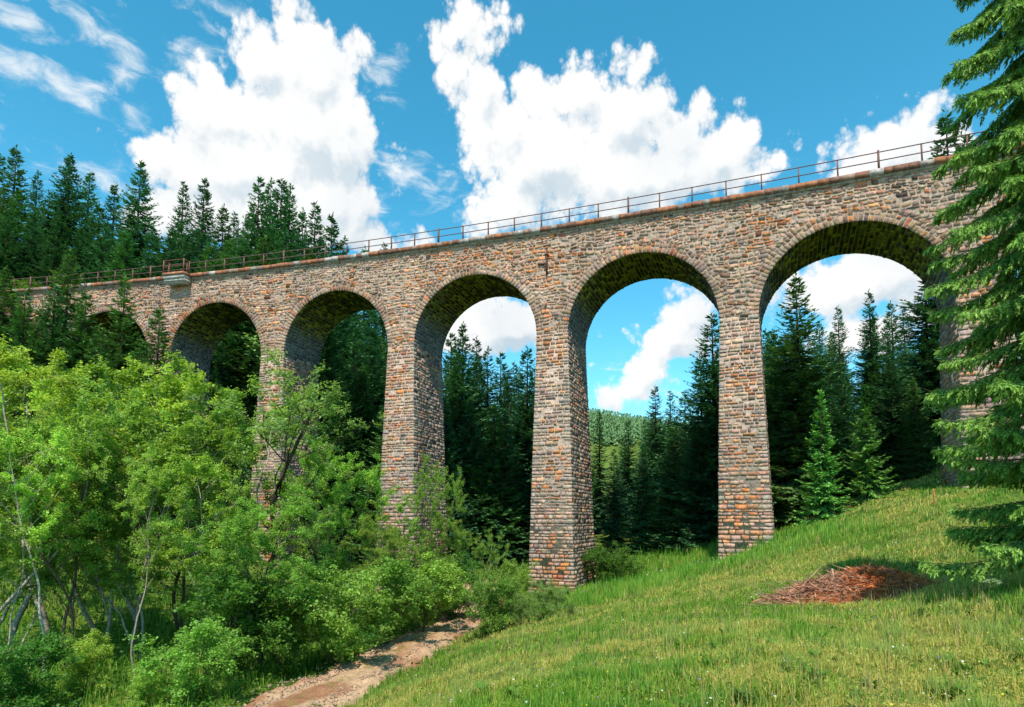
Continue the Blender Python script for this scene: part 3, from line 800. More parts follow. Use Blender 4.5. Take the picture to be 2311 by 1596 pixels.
BU = [leafy('bush_a', 3, 41, 5, spread=.5, first=.12, nprim=7, leaf=.09, nleaf=30, bark=BROWN, cols=SAP, r0=.06, sub=(4, 3), twig=.2, crownw=1.5),
      leafy('bush_b', 3, 42, 6, spread=.6, first=.1, nprim=7, leaf=.09, nleaf=30, bark=BROWN, cols=DEEP, r0=.06, sub=(4, 3), twig=.2, crownw=1.6),
      leafy('bush_c', 3, 43, 5, spread=.4, first=.1, nprim=7, leaf=.08, nleaf=30, bark=BROWN, cols=LIME, r0=.05, sub=(4, 3), twig=.18, crownw=1.4),
      leafy('bush_d', 3, 44, 8, spread=.7, first=.15, nprim=6, leaf=.055, nleaf=42, bark=(.2, .15, .1), cols=GREYG, r0=.045, sub=(4, 3), twig=.2, crownw=1.3)]
G_WOOD = 'leafy trees left of the track'
trees = [
 # px top, py top, depth, proto, label, width
 (60, 790, 22, 0, 'leafy tree at the left edge of the photo, its rounded top against the shaded spruces', 1.0),
 (150, 790, 25, 0, 'rounded lime green tree, tallest of the leafy wood at the left', 1.1),
 (268, 838, 24, 1, 'lime green tree between the tallest leafy crown and the leftmost open arch', 1.0),
 (345, 868, 26, 0, 'light green tree below the leftmost open arch', 1.0),
 (440, 895, 27, 4, 'leafy tree in front of the shaded pier left of the second open arch', 1.0),
 (545, 845, 26, 2, 'airy light green tree in front of the second pier, left half of its crown lit', 1.0),
 (605, 862, 26, 3, 'greyish green tree with a dark forked trunk in front of the second pier', 1.1),
 (715, 1000, 28, 4, 'thin crowned leafy tree right of the dark forked tree', .8),
 (805, 1130, 30, 2, 'leafy tree just left of the third pier', .9),
 (760, 1100, 24, 3, 'small greyish leafy tree below the thin crowned one', .8),
 (15, 850, 20, 2, 'leafy tree with leaning bare stems cut by the left edge', .9),
 (480, 1060, 22, 1, 'small leafy tree in the shaded middle of the wood', .9),
 (610, 1110, 19, 4, 'dense leafy tree above the dark undergrowth near the track', 1.0),
 (330, 1010, 22, 2, 'many stemmed leafy tree behind the leaning pale trunk', .9),
 (200, 960, 21, 4, 'shaded leafy tree behind the pale trunks at the left', .9),
 (960, 1040, 31, 4, 'slender light green sapling in front of the third pier', .55),
 (895, 1185, 31, 2, 'leafy sapling at the left foot of the third pier', .8),
 (1010, 1170, 34, 4, 'leafy sapling at the right foot of the third pier', .8),
 (860, 1180, 25, 4, 'rounded leafy sapling above the bend of the track', .9),
 (1075, 1210, 33, 2, 'dark leafy sapling at the shaded edge left of the fourth pier', .8),
 (55, 605, 52, 5, 'leafy crown among spruces above the left railing, near the edge', 1.2),
 (128, 600, 54, 5, 'rounded leafy crown below the tall broad spruce, above the railing', 1.2),
]
for px, py, y, k, lab, wx in trees: by_top('leafy_tree', TR[k], px, py - 12, y, lab, 'tree', G_WOOD, wx * 1.08)
FR = [leafy('leafy_f', 10, 36, 1, first=.52, nprim=13, bark=(.52, .44, .34), cols=LIME, r0=.075, lean=.05), leafy('leafy_g', 10, 38, 1, first=.55, nprim=11, bark=(.46, .38, .29), cols=SAP, r0=.06, lean=.05), leafy('leafy_h', 10, 39, 2, first=.5, nprim=8, bark=(.42, .35, .27), cols=SAP, r0=.06, spread=.2)]
def by_base(px, py, toppy, proto, lab, wx=1.0, tilt=(0, 0)):
    y = 8.0
    while y < 60:
        p = at(px, py, y)
        if p[2] < g1(p[0], p[1]): break
        y += .1
    H = at(px, toppy, y)[2] - p[2]
    plant('leafy_tree', proto, p[0], p[1], H * 1.05, random.uniform(0, 6.28), lab, 'tree', 'slender pale trunked trees at the front of the wood', wx, tilt=tilt)
by_base(95, 1552, 940, FR[0], 'slender tree with the palest, longest bare trunk at the left', .9)
by_base(303, 1540, 1010, FR[1], 'slender tree whose thin pale trunk leans left, right of the palest trunk', .8, (0, -.10))
by_base(236, 1495, 1020, FR[1], 'slender tree with a greyish trunk between the palest and the leaning trunk', .8)
by_base(483, 1440, 1100, FR[2], 'small tree with twin pale stems low in the middle of the wood', .8)
by_base(30, 1520, 1020, FR[2], 'slender twin stemmed tree at the very left edge of the photo', .9, (0, -.06))
by_base(150, 1480, 980, FR[1], 'slender tree directly behind the palest trunk', .8, (0, .05))
G_BUSH = 'bushes along the track and the meadow edge'
bushes = [
 (560, 1250, 18.5, 1, 'deep green bush in shade beside the lower track', 1.1),
 (640, 1330, 19, 1, 'dark bush at the left verge of the track, its lower bend', 1.0),
 (440, 1400, 15.5, 0, 'wide leafy bush at the bottom left above the yellow flowers', 1.1),
 (330, 1500, 15.5, 2, 'low light green bush at the foot of the leaning pale trunk', 1.0),
 (760, 1270, 20, 0, 'leafy bush between track and wood, left of the long grass', 1.1),
 (860, 1260, 23, 0, 'mid green bush above the middle of the track', 1.1),
 (950, 1250, 26, 2, 'light bush left of the upper end of the track', 1.1),
 (1020, 1250, 29, 1, 'dark green bush at the end of the track', 1.0),
 (1112, 1292, 23.5, 1, 'dense dark bush with a bare stem right of the track end', 1.0),
 (1150, 1265, 31, 0, 'pointed bush left of the foot of the fourth pier', .7),
 (1235, 1310, 25, 3, 'wispy grey green broom bush in front of the fourth pier', 1.15),
 (1180, 1340, 23.5, 3, 'wispy bush between the dense dark bush and the broom', 1.0),
 (1370, 1225, 39, 1, 'rounded dark bush against the right side of the fourth pier', 1.3),
 (1420, 1250, 40, 0, 'shaded bush behind the rounded one, under the fourth open arch', 1.1),
 (40, 1420, 15, 1, 'shaded bush with bare stems at the left edge', 1.0),
 (190, 1430, 17, 2, 'leafy bush between the pale trunks at the left', 1.0),
 (1095, 1440, 24, 1, 'low leafy bush at the right verge of the track below the dense bush', .8),
 (1290, 1390, 22, 3, 'small sprawling bush at the meadow edge below the broom', .8),
 (760, 1400, 20, 0, 'low broad leaved bush overhanging the left edge of the track', 1.0),
 (1740, 1190, 38, 0, 'low bush at the right foot of the tall right pier', .9),
]
for px, py, y, k, lab, wx in bushes: by_top('bush', BU[k], px, py, y, lab, 'bush', G_BUSH, wx, .6)

# ------------------------------------------------------------------ near spruce at the right
def near_spruce():
    x, y = 10.15, 10.4; z0 = g1(x, y) - .1
    g = np.random.default_rng(77)
    H = 17.5; R = 2.45
    o = empty('spruce_tree', (x, y, z0))
    tag(o, 'large close spruce with drooping fresh green branches along the right edge of the photo', 'spruce')
    wood = MB()
    wood.tube([(0, 0, -.5), (.02, 0, 4), (0, .03, 9), (0, 0, H)], [.27, .22, .14, .01], 10, (.10, .07, .05))
    B = []; D = []; S = []; Ln = []; Wd = []; C = []
    def emit(p, d, ln, wd, c, g):
        n = len(p); B.append(p); D.append(d)
        S.append(unit(np.cross(d, unit(g.normal(0, 1, (n, 3)) + 1e-3)))); Ln.append(ln); Wd.append(wd); C.append(c)
    col0 = np.array((.045, .14, .03)); tip = np.array((.27, .46, .075))
    z = 1.2
    while z < H - .3:
        t = z / H
        nb = 6
        a0 = g.uniform(0, 6.28)
        for b in range(nb):
            az = a0 + b * 2 * math.pi / nb + g.uniform(-.25, .25)
            zb = z + g.uniform(-.12, .12)
            Lb = R * min(1, 1.25 * (1 - t) ** .55) * g.uniform(.82, 1.08)
            h = np.array([math.cos(az), math.sin(az), 0.]); sd = np.array([-h[1], h[0], 0.])
            nU = 22; u = np.linspace(0, 1, nU)
            sl = (.30 + .32 * ss(3, 7, zb)) * (1 - .75 * ss(11, 16, zb)) + g.uniform(-.10, .12)
            zz = Lb * (-sl * 1.25 * u + .22 * u ** 2.4)
            P = np.array([0, 0, zb]) + h * (u * Lb)[:, None]; P[:, 2] += zz
            P += np.cumsum(g.normal(0, .008, (nU, 3)), 0)
            wood.tube(P[::3], list(np.linspace(.022, .003, len(P[::3]))), 4, (.13, .09, .06), False)
            dv = unit(np.gradient(P, axis=0))
            # secondary shoots to both sides, drooping, and tertiary shoots on them
            def spray(q, d2, v, uu, hang, gain=1.0):
                n = len(q); s_dir = unit(np.cross(d2, np.array([0, 0, 1.])) + 1e-6)
                for s2 in (-1, 1, 0):
                    a2 = g.uniform(.45, 1.0, n) * s2
                    dd = d2 * np.cos(a2)[:, None] + s_dir * np.sin(a2)[:, None]
                    dd[:, 2] -= g.uniform(.1, .6, n) if s2 else g.uniform(.5, 1.6, n) * hang
                    dd = unit(dd)
                    ln = (.045 + .055 * (1 - v * .5)) * g.uniform(.7, 1.3, n) * (1.0 if s2 else 1.5)
                    mix = np.clip(.02 + .50 * uu + .5 * v + g.uniform(-.3, .3, n), 0, 1)[:, None]
                    c = (col0 * (1 - mix) + tip * mix) * g.uniform(.8, 1.2, (n, 1)) * gain
                    emit(q + g.normal(0, .008, q.shape), dd, ln, ln * g.uniform(.18, .30, n), c, g)
                    emit(q + dd * (ln * .4)[:, None], unit(dd + g.normal(0, .5, (n, 3))), ln * .6, ln * .16, c * 1.1, g)
            for k in range(2, nU):
                uu = u[k]
                for sg in (-1, 1):
                    L2 = (.12 + .52 * (1 - uu) ** .7 * min(1, uu * 3.2)) * g.uniform(.75, 1.2)
                    ang = g.uniform(.55, .95)
                    d2 = unit(dv[k] * math.cos(ang) + sd * sg * math.sin(ang) + np.array([0, 0, -g.uniform(.05, .40)]))
                    m = max(4, int(L2 / .034)); v = np.linspace(.05, 1, m)
                    Q = P[k] + d2 * (v * L2)[:, None]; Q[:, 2] -= .30 * L2 * v ** 2
                    spray(Q, d2, v, uu, 1.0)
                # needles clothing the top of the bough
                m = 7; q1 = P[k] + (P[k] - P[k - 1]) * g.random((m, 1)) + np.array([0, 0, .012])
                dt = unit(dv[k] + sd * g.normal(0, .8, (m, 1)) + np.array([0, 0, 1.]) * g.uniform(0, .7, (m, 1)))
                lt = g.uniform(.05, .10, m)
                emit(q1, dt, lt, lt * .22, (col0 * .5 + tip * .5) * g.uniform(.8, 1.25, (m, 1)), g)
                # pendulous twigs under the bough
                for r_ in range(2):
                    L3 = (.10 + .30 * (1 - uu) ** .5) * g.uniform(.5, 1.2)
                    d3 = unit(dv[k] * .35 + sd * g.normal(0, .35) + np.array([0, 0, -1.]))
                    m = max(3, int(L3 / .04)); v = np.linspace(0, 1, m)
                    q0 = P[k] + (P[k] - P[k - 1]) * g.random() + sd * g.normal(0, .10 * (1 - uu) + .02)
                    spray(q0 + d3 * (v * L3)[:, None], d3, v * .8, uu * .7, .3)
        z += g.uniform(.35, .51)
    V, Q = kites(np.concatenate(B), np.concatenate(D), np.concatenate(S), np.concatenate(Ln), np.concatenate(Wd))
    link('crown', np_mesh('near_spruce_crown', V, [Q], np.repeat(np.concatenate(C), 4, 0)), M_NEARNEEDLE, o)
    link('trunk', wood.mesh('near_spruce_trunk', True), M_BARK, o)
near_spruce()

# ------------------------------------------------------------------ grass, herbs, flowers
def meadow():
    g = np.random.default_rng(5)
    def blades(x, y, hgt, wid, col, lean=.45):
        n = len(x); z = ground(x, y) - .02
        lean = lean + .25 * (hgt < .16)
        a = g.uniform(0, 6.28, n); b = g.uniform(0, 6.28, n)
        l = np.abs(g.normal(0, 1, n)) * lean
        tipd = np.stack([np.cos(a) * l, np.sin(a) * l, np.ones(n)], 1); tipd = unit(tipd)
        P = np.stack([x, y, z], 1); W = np.stack([np.cos(b), np.sin(b), np.zeros(n)], 1) * (wid / 2)[:, None]
        midp = P + np.array([0, 0, 1.]) * (hgt * .5)[:, None] + tipd * (hgt * .12)[:, None]
        V = np.empty((n, 5, 3)); V[:, 0] = P - W; V[:, 1] = P + W; V[:, 2] = midp + W * .75; V[:, 3] = midp - W * .75; V[:, 4] = midp + tipd * (hgt * .55)[:, None]
        I = np.arange(n)[:, None] * 5
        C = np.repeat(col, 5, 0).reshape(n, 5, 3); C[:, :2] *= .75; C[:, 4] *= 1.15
        return V.reshape(-1, 3), I + np.array([0, 1, 2, 3]), I + np.array([3, 2, 4]), C.reshape(-1, 3)
    n = 500000
    y = 3.6 * (50 / 3.6) ** g.random(n); x = y * g.uniform(-1.02, 1.5, n)
    pd = path_d(x, y); cxp = path_x(y)
    keep = (pd > 1.12 + .45 * fbm(x * 2, y * 2, 12)) & ((x > cxp) | (g.random(n) < .35))
    keep &= ~((x < cxp) & (y > 34))
    x, y = x[keep], y[keep]; n = len(x)
    right = x > path_x(y)
    dist = np.hypot(x, y)
    tall = np.zeros(n)
    tall = np.maximum(tall, 1 - ss(.5, 1.6, path_d(x, y) - .9))                      # verge
    tall = np.maximum(tall, ss(27.5, 31, y + .25 * x) * (x < 16))                    # long grass by the piers
    tall = np.where(right, tall, .8 * ss(.2, 1.2, path_d(x, y) - 1.1))
    pn = fbm(x * .35, y * .35, 61); pn2 = fbm(x * 1.3, y * 1.3, 67)
    tall = np.where(right & (path_d(x, y) < 2.6), tall * .35, tall)
    hgt = (.05 + .075 * pn2 + np.where(right, .15, .26) * tall * (.5 + pn2)) * g.uniform(.6, 1.3, n) * (1 + .012 * dist)
    tuft = ss(.60, .70, fbm(x * 2.3, y * 2.3, 88, 2)) * right
    hgt = hgt * (1 + .8 * tuft)
    wid = np.maximum(.009, .0010 * dist) * g.uniform(.7, 1.4, n)
    gA = np.array((.18, .33, .03)); gB = np.array((.33, .47, .06)); ye = np.array((.58, .52, .13)); st = np.array((.46, .32, .11)); dk = np.array((.06, .17, .018))
    r = g.random((n, 1))
    col = gA * (1 - r) + gB * r
    yel = np.clip((ss(.37, .58, pn + .35 * (pn2 - .5)) * .72 + .12), 0, 1) * (1 - .75 * tall)
    k = g.random(n)
    col[k < yel] = ye; col[k < yel * .16] = st
    kk = g.random(n); col[(kk < .18) & (pn < .5)] = dk
    col[tall > .5] = col[tall > .5] * np.array((.75, .95, .9))
    col[tuft > .5] *= np.array((.62, .85, .8))
    col *= g.uniform(.8, 1.2, (n, 1))
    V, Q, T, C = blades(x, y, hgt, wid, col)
    o = link('grass', np_mesh('grass', V, [Q, T], C), M_GRASS); tag(o, kind='stuff')
    # clover and low herbs between the blades
    n = 150000
    y = 3.8 * (40 / 3.8) ** g.random(n); x = y * g.uniform(-.6, 1.0, n)
    keep = (x > path_x(y) + 1.3) & (fbm(x * .9, y * .9, 75) + g.uniform(-.25, .25, n) > .42); x, y = x[keep], y[keep]; n = len(x)
    P = np.stack([x, y, ground(x, y) + g.uniform(.01, .11, n)], 1); nr = unit(g.normal(0, .5, (n, 3)) + np.array([0, 0, 1.]))
    d = unit(np.cross(nr, g.normal(0, 1, (n, 3)))); ln = np.maximum(.022, .0022 * y) * g.uniform(.6, 1.8, n)
    V, Q = kites(P, d, np.cross(nr, d), ln, ln * g.uniform(.4, .8, n))
    pp = fbm(x * .35, y * .35, 61)[:, None]; m = g.random((n, 1))
    col = np.array((.085, .20, .02)) * (1 - m) + np.array((.20, .32, .04)) * m
    col = np.where(g.random((n, 1)) < ss(.40, .60, pp) * .6, np.array((.42, .38, .09)), col)
    o = link('clover', np_mesh('clover', V, [Q], np.repeat(col, 4, 0)), M_GRASS); tag(o, kind='stuff')
    # weeds: rosettes of broad leaves, and straw coloured seed stalks
    nr_ = 420; y0 = 4 * (38 / 4) ** g.random(nr_); x0 = y0 * g.uniform(-.4, 1.0, nr_)
    k = x0 > path_x(y0) + 1.5; x0, y0 = x0[k], y0[k]; nr_ = len(x0); m = 11
    a = g.uniform(0, 6.28, (nr_, m)).ravel(); xi = np.repeat(x0, m); yi = np.repeat(y0, m)
    P = np.stack([xi, yi, ground(xi, yi) + .02], 1); d = unit(np.stack([np.cos(a), np.sin(a), g.uniform(.15, 1.0, len(a))], 1))
    sd_ = unit(np.cross(d, np.array([0, 0, 1.]))); ln = np.repeat(g.uniform(.06, .17, nr_), m) * g.uniform(.7, 1.2, len(a))
    V, Q = kites(P, d, sd_, ln, ln * .34)
    c = np.repeat(np.array((.09, .19, .03)) * g.uniform(.7, 1.4, (nr_, 1)), m, 0)
    o = link('weeds', np_mesh('weeds', V, [Q], np.repeat(c, 4, 0)), M_GRASS); tag(o, kind='stuff')
    n = 5200; y = 4 * (38 / 4) ** g.random(n); x = y * g.uniform(-.4, 1.0, n); k = (x > path_x(y) + 1.5) & (fbm(x * .7, y * .7, 79) > .45); x, y = x[k], y[k]; n = len(x)
    V, Q, T, C = blades(x, y, g.uniform(.18, .42, n), np.maximum(.006, .0009 * y), np.tile(np.array((.50, .40, .17)), (n, 1)) * g.uniform(.6, 1.2, (n, 1)), .25)
    o = link('seed_stalks', np_mesh('seed_stalks', V, [Q, T], C), M_GRASS); tag(o, kind='stuff')
    # broad leaved ground cover at the bottom left and along the verges
    n = 60000
    y = 7 * (42 / 7) ** g.random(n); x = y * g.uniform(-1.0, .35, n)
    pd = path_d(x, y); left = x < path_x(y)
    keep = (left & (pd > 1.15)) | (~left & (pd > 1.2) & (pd < 1.9) & (g.random(n) < .5)) | (~left & (y > 24) & (x < 4.5) & (pd < 5) & (g.random(n) < .5))
    x, y = x[keep], y[keep]; n = len(x)
    nb = fbm(x * .8, y * .8, 71)
    z = ground(x, y) + g.random(n) * (.15 + .75 * ss(.3, .7, nb)) * np.minimum(1, .15 + .3 * (path_d(x, y) - 1.1))
    P = np.stack([x, y, z], 1); nr = unit(g.normal(0, .55, (n, 3)) + np.array([0, 0, 1.]))
    d = unit(np.cross(nr, g.normal(0, 1, (n, 3)))); sd = np.cross(nr, d)
    ln = np.maximum(.07, .006 * y) * g.uniform(.7, 1.6, n)
    V, Q = kites(P, d, sd, ln, ln * .65)
    m = g.random((n, 1)); col = (np.array((.05, .13, .015)) * (1 - m) + np.array((.13, .25, .03)) * m) * (.75 + .5 * nb)[:, None]
    o = link('undergrowth', np_mesh('undergrowth', V, [Q], np.repeat(col, 4, 0)), M_LEAF); tag(o, kind='stuff')
    # small wild flowers
    n = 1100
    y = 4 * (38 / 4) ** g.random(n); x = y * g.uniform(-1, 1, n)
    pd = path_d(x, y); left = x < path_x(y)
    right = ~left
    keep = (pd > 1.4) & ((left & (g.random(n) < .5)) | (right & (g.random(n) < .55)) | ((y > 29) & (x > 4) & (x < 14)))
    x, y = x[keep], y[keep]; n = len(x); left = x < path_x(y)
    z = ground(x, y) + np.where(left, .45, .2) * g.uniform(.6, 1.25, n) + np.where((y > 29) & ~left, .3, 0)
    P = np.stack([x, y, z], 1); s = np.maximum(.009, .0008 * y) * g.uniform(.7, 1.5, n)
    cs = np.array([(.75, .74, .66), (.75, .74, .66), (.70, .55, .05), (.36, .22, .5), (.7, .74, .6)])
    ci = g.integers(0, 5, n); ci[left] = np.where(g.random(left.sum()) < .85, 2, 0)
    Vs = []; Qs = []; Cs = []
    for kx in range(2):
        nr = unit(g.normal(0, .5, (n, 3)) + np.array([0, -.5, 1.])); d = unit(np.cross(nr, g.normal(0, 1, (n, 3)))); sd = np.cross(nr, d)
        V, Q = kites(P - d * s[:, None], d, sd, 2 * s, 2 * s, .5); Qs.append(Q + 4 * n * kx); Vs.append(V); Cs.append(np.repeat(cs[ci], 4, 0))
    o = link('flowers', np_mesh('flowers', np.concatenate(Vs), [np.concatenate(Qs)], np.concatenate(Cs)), M_FLOWER); tag(o, kind='stuff')
meadow()

# ------------------------------------------------------------------ brush pile
def brush_pile():
    g = np.random.default_rng(17)
    c = at(1880, 1345, 15.6); cx, cy = c[0], c[1]; zc = g1(cx, cy)
    o = empty('brush_pile', (cx, cy, zc), 0.0)
    tag(o, 'heap of dead reddish brown spruce branches lying on the sunlit meadow', 'brush pile')
    def hgt(x, y):   # mound profile, long in x, higher right of centre
        a = np.clip(1 - ((x - .35) / 2.05) ** 2, 0, 1) ** .9; b = np.clip(1 - (y / 1.0) ** 2, 0, 1)
        return .84 * a * b * (.55 + .45 * ss(-2, .6, x))
    mb = MB(); nx, ny = 60, 30
    xs = np.linspace(-1.95, 2.45, nx); ys = np.linspace(-1.1, 1.1, ny)
    X, Y = np.meshgrid(xs, ys); Zg = ground((X + cx).ravel(), (Y + cy).ravel()).reshape(X.shape) - zc
    Z = Zg + hgt(X, Y) * .8 + (fbm(X * 4, Y * 4, 81) - .5) * .22 * (hgt(X, Y) > .02) - .05
    I = np.arange(nx * ny).reshape(ny, nx)
    Q = np.stack([I[:-1, :-1].ravel(), I[:-1, 1:].ravel(), I[1:, 1:].ravel(), I[1:, :-1].ravel()], 1)
    n1 = fbm(X * 3, Y * 3, 83).ravel()[:, None]
    col = np.array((.20, .07, .035)) * (1 - n1) + np.array((.46, .13, .035)) * n1
    link('mound', np_mesh('mound', np.stack([X.ravel(), Y.ravel(), Z.ravel()], 1), [Q], col, True), M_TWIG, o)
    # dead needle sprays and twigs over the mound
    n = 9000
    x = g.uniform(-1.95, 2.45, n); y = g.normal(0, .5, n)
    k = hgt(x, y) > .03; x, y = x[k], y[k]; n = len(x)
    z = ground(x + cx, y + cy) - zc + hgt(x, y) * .85 + g.normal(0, .05, n)
    d = unit(np.stack([g.normal(-.7, .6, n), g.normal(0, .5, n), g.normal(-.05, .3, n)], 1))
    ln = g.uniform(.04, .34, n); sd = unit(np.cross(d, g.normal(0, 1, (n, 3))))
    V, Q = kites(np.stack([x, y, z], 1), d, sd, ln, np.minimum(ln * g.uniform(.05, .25, n), .03))
    r = g.random((n, 1)); w = ss(-.2, .7, x)[:, None]
    col = (np.array((.42, .20, .12)) * (1 - w) + np.array((.58, .18, .06)) * w) * (.5 + r)
    link('dead_needles', np_mesh('dead_needles', V, [Q], np.repeat(col, 4, 0)), M_TWIG, o)
    tw = MB()
    for q in range(300):
        x0 = g.uniform(-1.7, 1.4); y0 = g.normal(0, .45)
        if hgt(x0, y0) < .03: continue
        z0 = g1(x0 + cx, y0 + cy) - zc + hgt(x0, y0) * .9
        L_ = g.uniform(.3, .9); a = g.normal(-2.5, .8); dz = g.normal(-.05, .25)
        p1 = np.array((x0, y0, z0)); p2 = p1 + np.array((math.cos(a) * L_ * .8, math.sin(a) * L_ * .4, dz * L_)); pm = (p1 + p2) / 2 + g.normal(0, .05, 3)
        tw.tube([p1, pm, p2], [.011, .008, .004], 4, tuple(np.array((.44, .28, .2)) * g.uniform(.5, 1.15)), False)
    tag(link('dead_twigs', tw.mesh('dead_twigs'), M_TWIG, o), kind='stuff')
    for (xa, za, xb, zb, r) in [(-1.15, .2, -.35, .95, .016), (-.95, .25, -.15, .78, .018), (-1.0, .15, .0, .85, .012), (-.12, .5, -.05, .92, .045), (.3, .2, .55, .62, .018), (-1.3, .22, -.8, .33, .014)]:
        m = MB(); zb0 = g1(xa + cx, cy - .2) - zc
        m.tube([(xa, -.2, zb0 + za), ((xa + xb) / 2 + .02, -.15, zb0 + (za + zb) / 2 + .03), (xb, -.1, zb0 + zb)], [r, r * .9, r * .6], 6, (.42, .25, .17))
        link('bare_branch', m.mesh('bare_branch'), M_TWIG, o)
brush_pile()

def stakes():
    for (px, py, y, h, lab) in [(2108, 1128, 26.5, .75, 'thin orange brown stake on the crest of the meadow near the shaded pier'), (1905, 1208, 29, .45, 'short brown stake in the grass below the bright young spruces')]:
        p = at(px, py, y); z = g1(p[0], p[1])
        m = MB(); m.tube([(0, 0, -.2), (.01, 0, h * .6), (.015, .01, h)], [.035, .033, .03], 7, (.38, .15, .06))
        o = link('wooden_stake', m.mesh('wooden_stake'), M_TWIG); o.location = (p[0], p[1], z); tag(o, lab, 'stake')
stakes()
def hogweed():
    g = np.random.default_rng(3); p = at(2245, 1400, 8.6); z = g1(p[0], p[1])
    o = empty('hogweed', (p[0], p[1], z)); tag(o, 'pale umbrella flowered weed standing in the shaded grass at the right', 'wild plant')
    m = MB(); m.tube([(0, 0, -.05), (.02, 0, .35), (.0, 0, .62)], [.009, .008, .006], 6, (.10, .2, .04))
    B = []
    for k in range(16):
        a = k * 2.4; r = .03 + .085 * math.sqrt(k / 16); e = (r * math.cos(a), r * math.sin(a), .76 - 4.5 * r * r)
        m.tube([(0, 0, .61), e], [.003, .002], 4, (.12, .22, .05), False); B.append(e)
    link('stem', m.mesh('stem'), M_GRASS, o)
    B = np.repeat(np.array(B), 24, 0) + g.normal(0, .012, (16 * 24, 3)) * np.array([1, 1, .3]); n = len(B)
    nr = unit(g.normal(0, .3, (n, 3)) + np.array([0, 0, 1.])); d = unit(np.cross(nr, g.normal(0, 1, (n, 3))))
    V, Q = kites(B, d, np.cross(nr, d), np.full(n, .014), np.full(n, .012))
    link('umbel', np_mesh('umbel', V, [Q], np.tile((.42, .52, .25), (len(V), 1))), M_FLOWER, o)
hogweed()

# ------------------------------------------------------------------ far forested hill: one mass
def far_forest():
    g = np.random.default_rng(9); n = 9500
    x = g.uniform(-40, 250, n); y = g.uniform(300, 490, n)
    z = ground(x, y); h = g.uniform(5, 9, n); r = h * g.uniform(.16, .24, n)
    V = []; Q = []; C = []; B = []
    lev = 3; per = 7
    for l in range(lev):
        t = l / lev
        for k in range(per):
            a = g.uniform(0, 6.28, n)
            rr = r * (1 - t) * g.uniform(.8, 1.2, n)
            base = np.stack([x, y, z + h * (t + .3)], 1)
            d = np.stack([np.cos(a) * rr, np.sin(a) * rr, -h * .18], 1); ln = np.linalg.norm(d, axis=1)
            dd = unit(d); sd = unit(np.cross(dd, np.array([0, 0, 1.])))
            v, q = kites(base, dd, sd, ln, rr * .9, .7); Q.append(q + len(V) * 4 * n); V.append(v)
            C.append(np.repeat(np.array((.115, .21, .08)) * g.uniform(.7, 1.3, (n, 1)), 4, 0))
    o = link('far_forest', np_mesh('far_forest', np.concatenate(V), [np.concatenate(Q)], np.concatenate(C)), M_NEEDLE); tag(o, kind='stuff')
far_forest()

# ------------------------------------------------------------------ sky and light
SUN_AZ = math.atan2(-.15, -1.0); SUN_EL = rad(57)
sd = np.array([math.sin(SUN_AZ) * math.cos(SUN_EL), math.cos(SUN_AZ) * math.cos(SUN_EL), math.sin(SUN_EL)])
sun = bpy.data.lights.new('sun', 'SUN'); sun.energy = 4.2; sun.angle = rad(.5); sun.color = (1, .93, .81)
so = bpy.data.objects.new('sun', sun); COL.objects.link(so)
from mathutils import Vector
so.rotation_euler = Vector(sd).to_track_quat('Z', 'Y').to_euler()

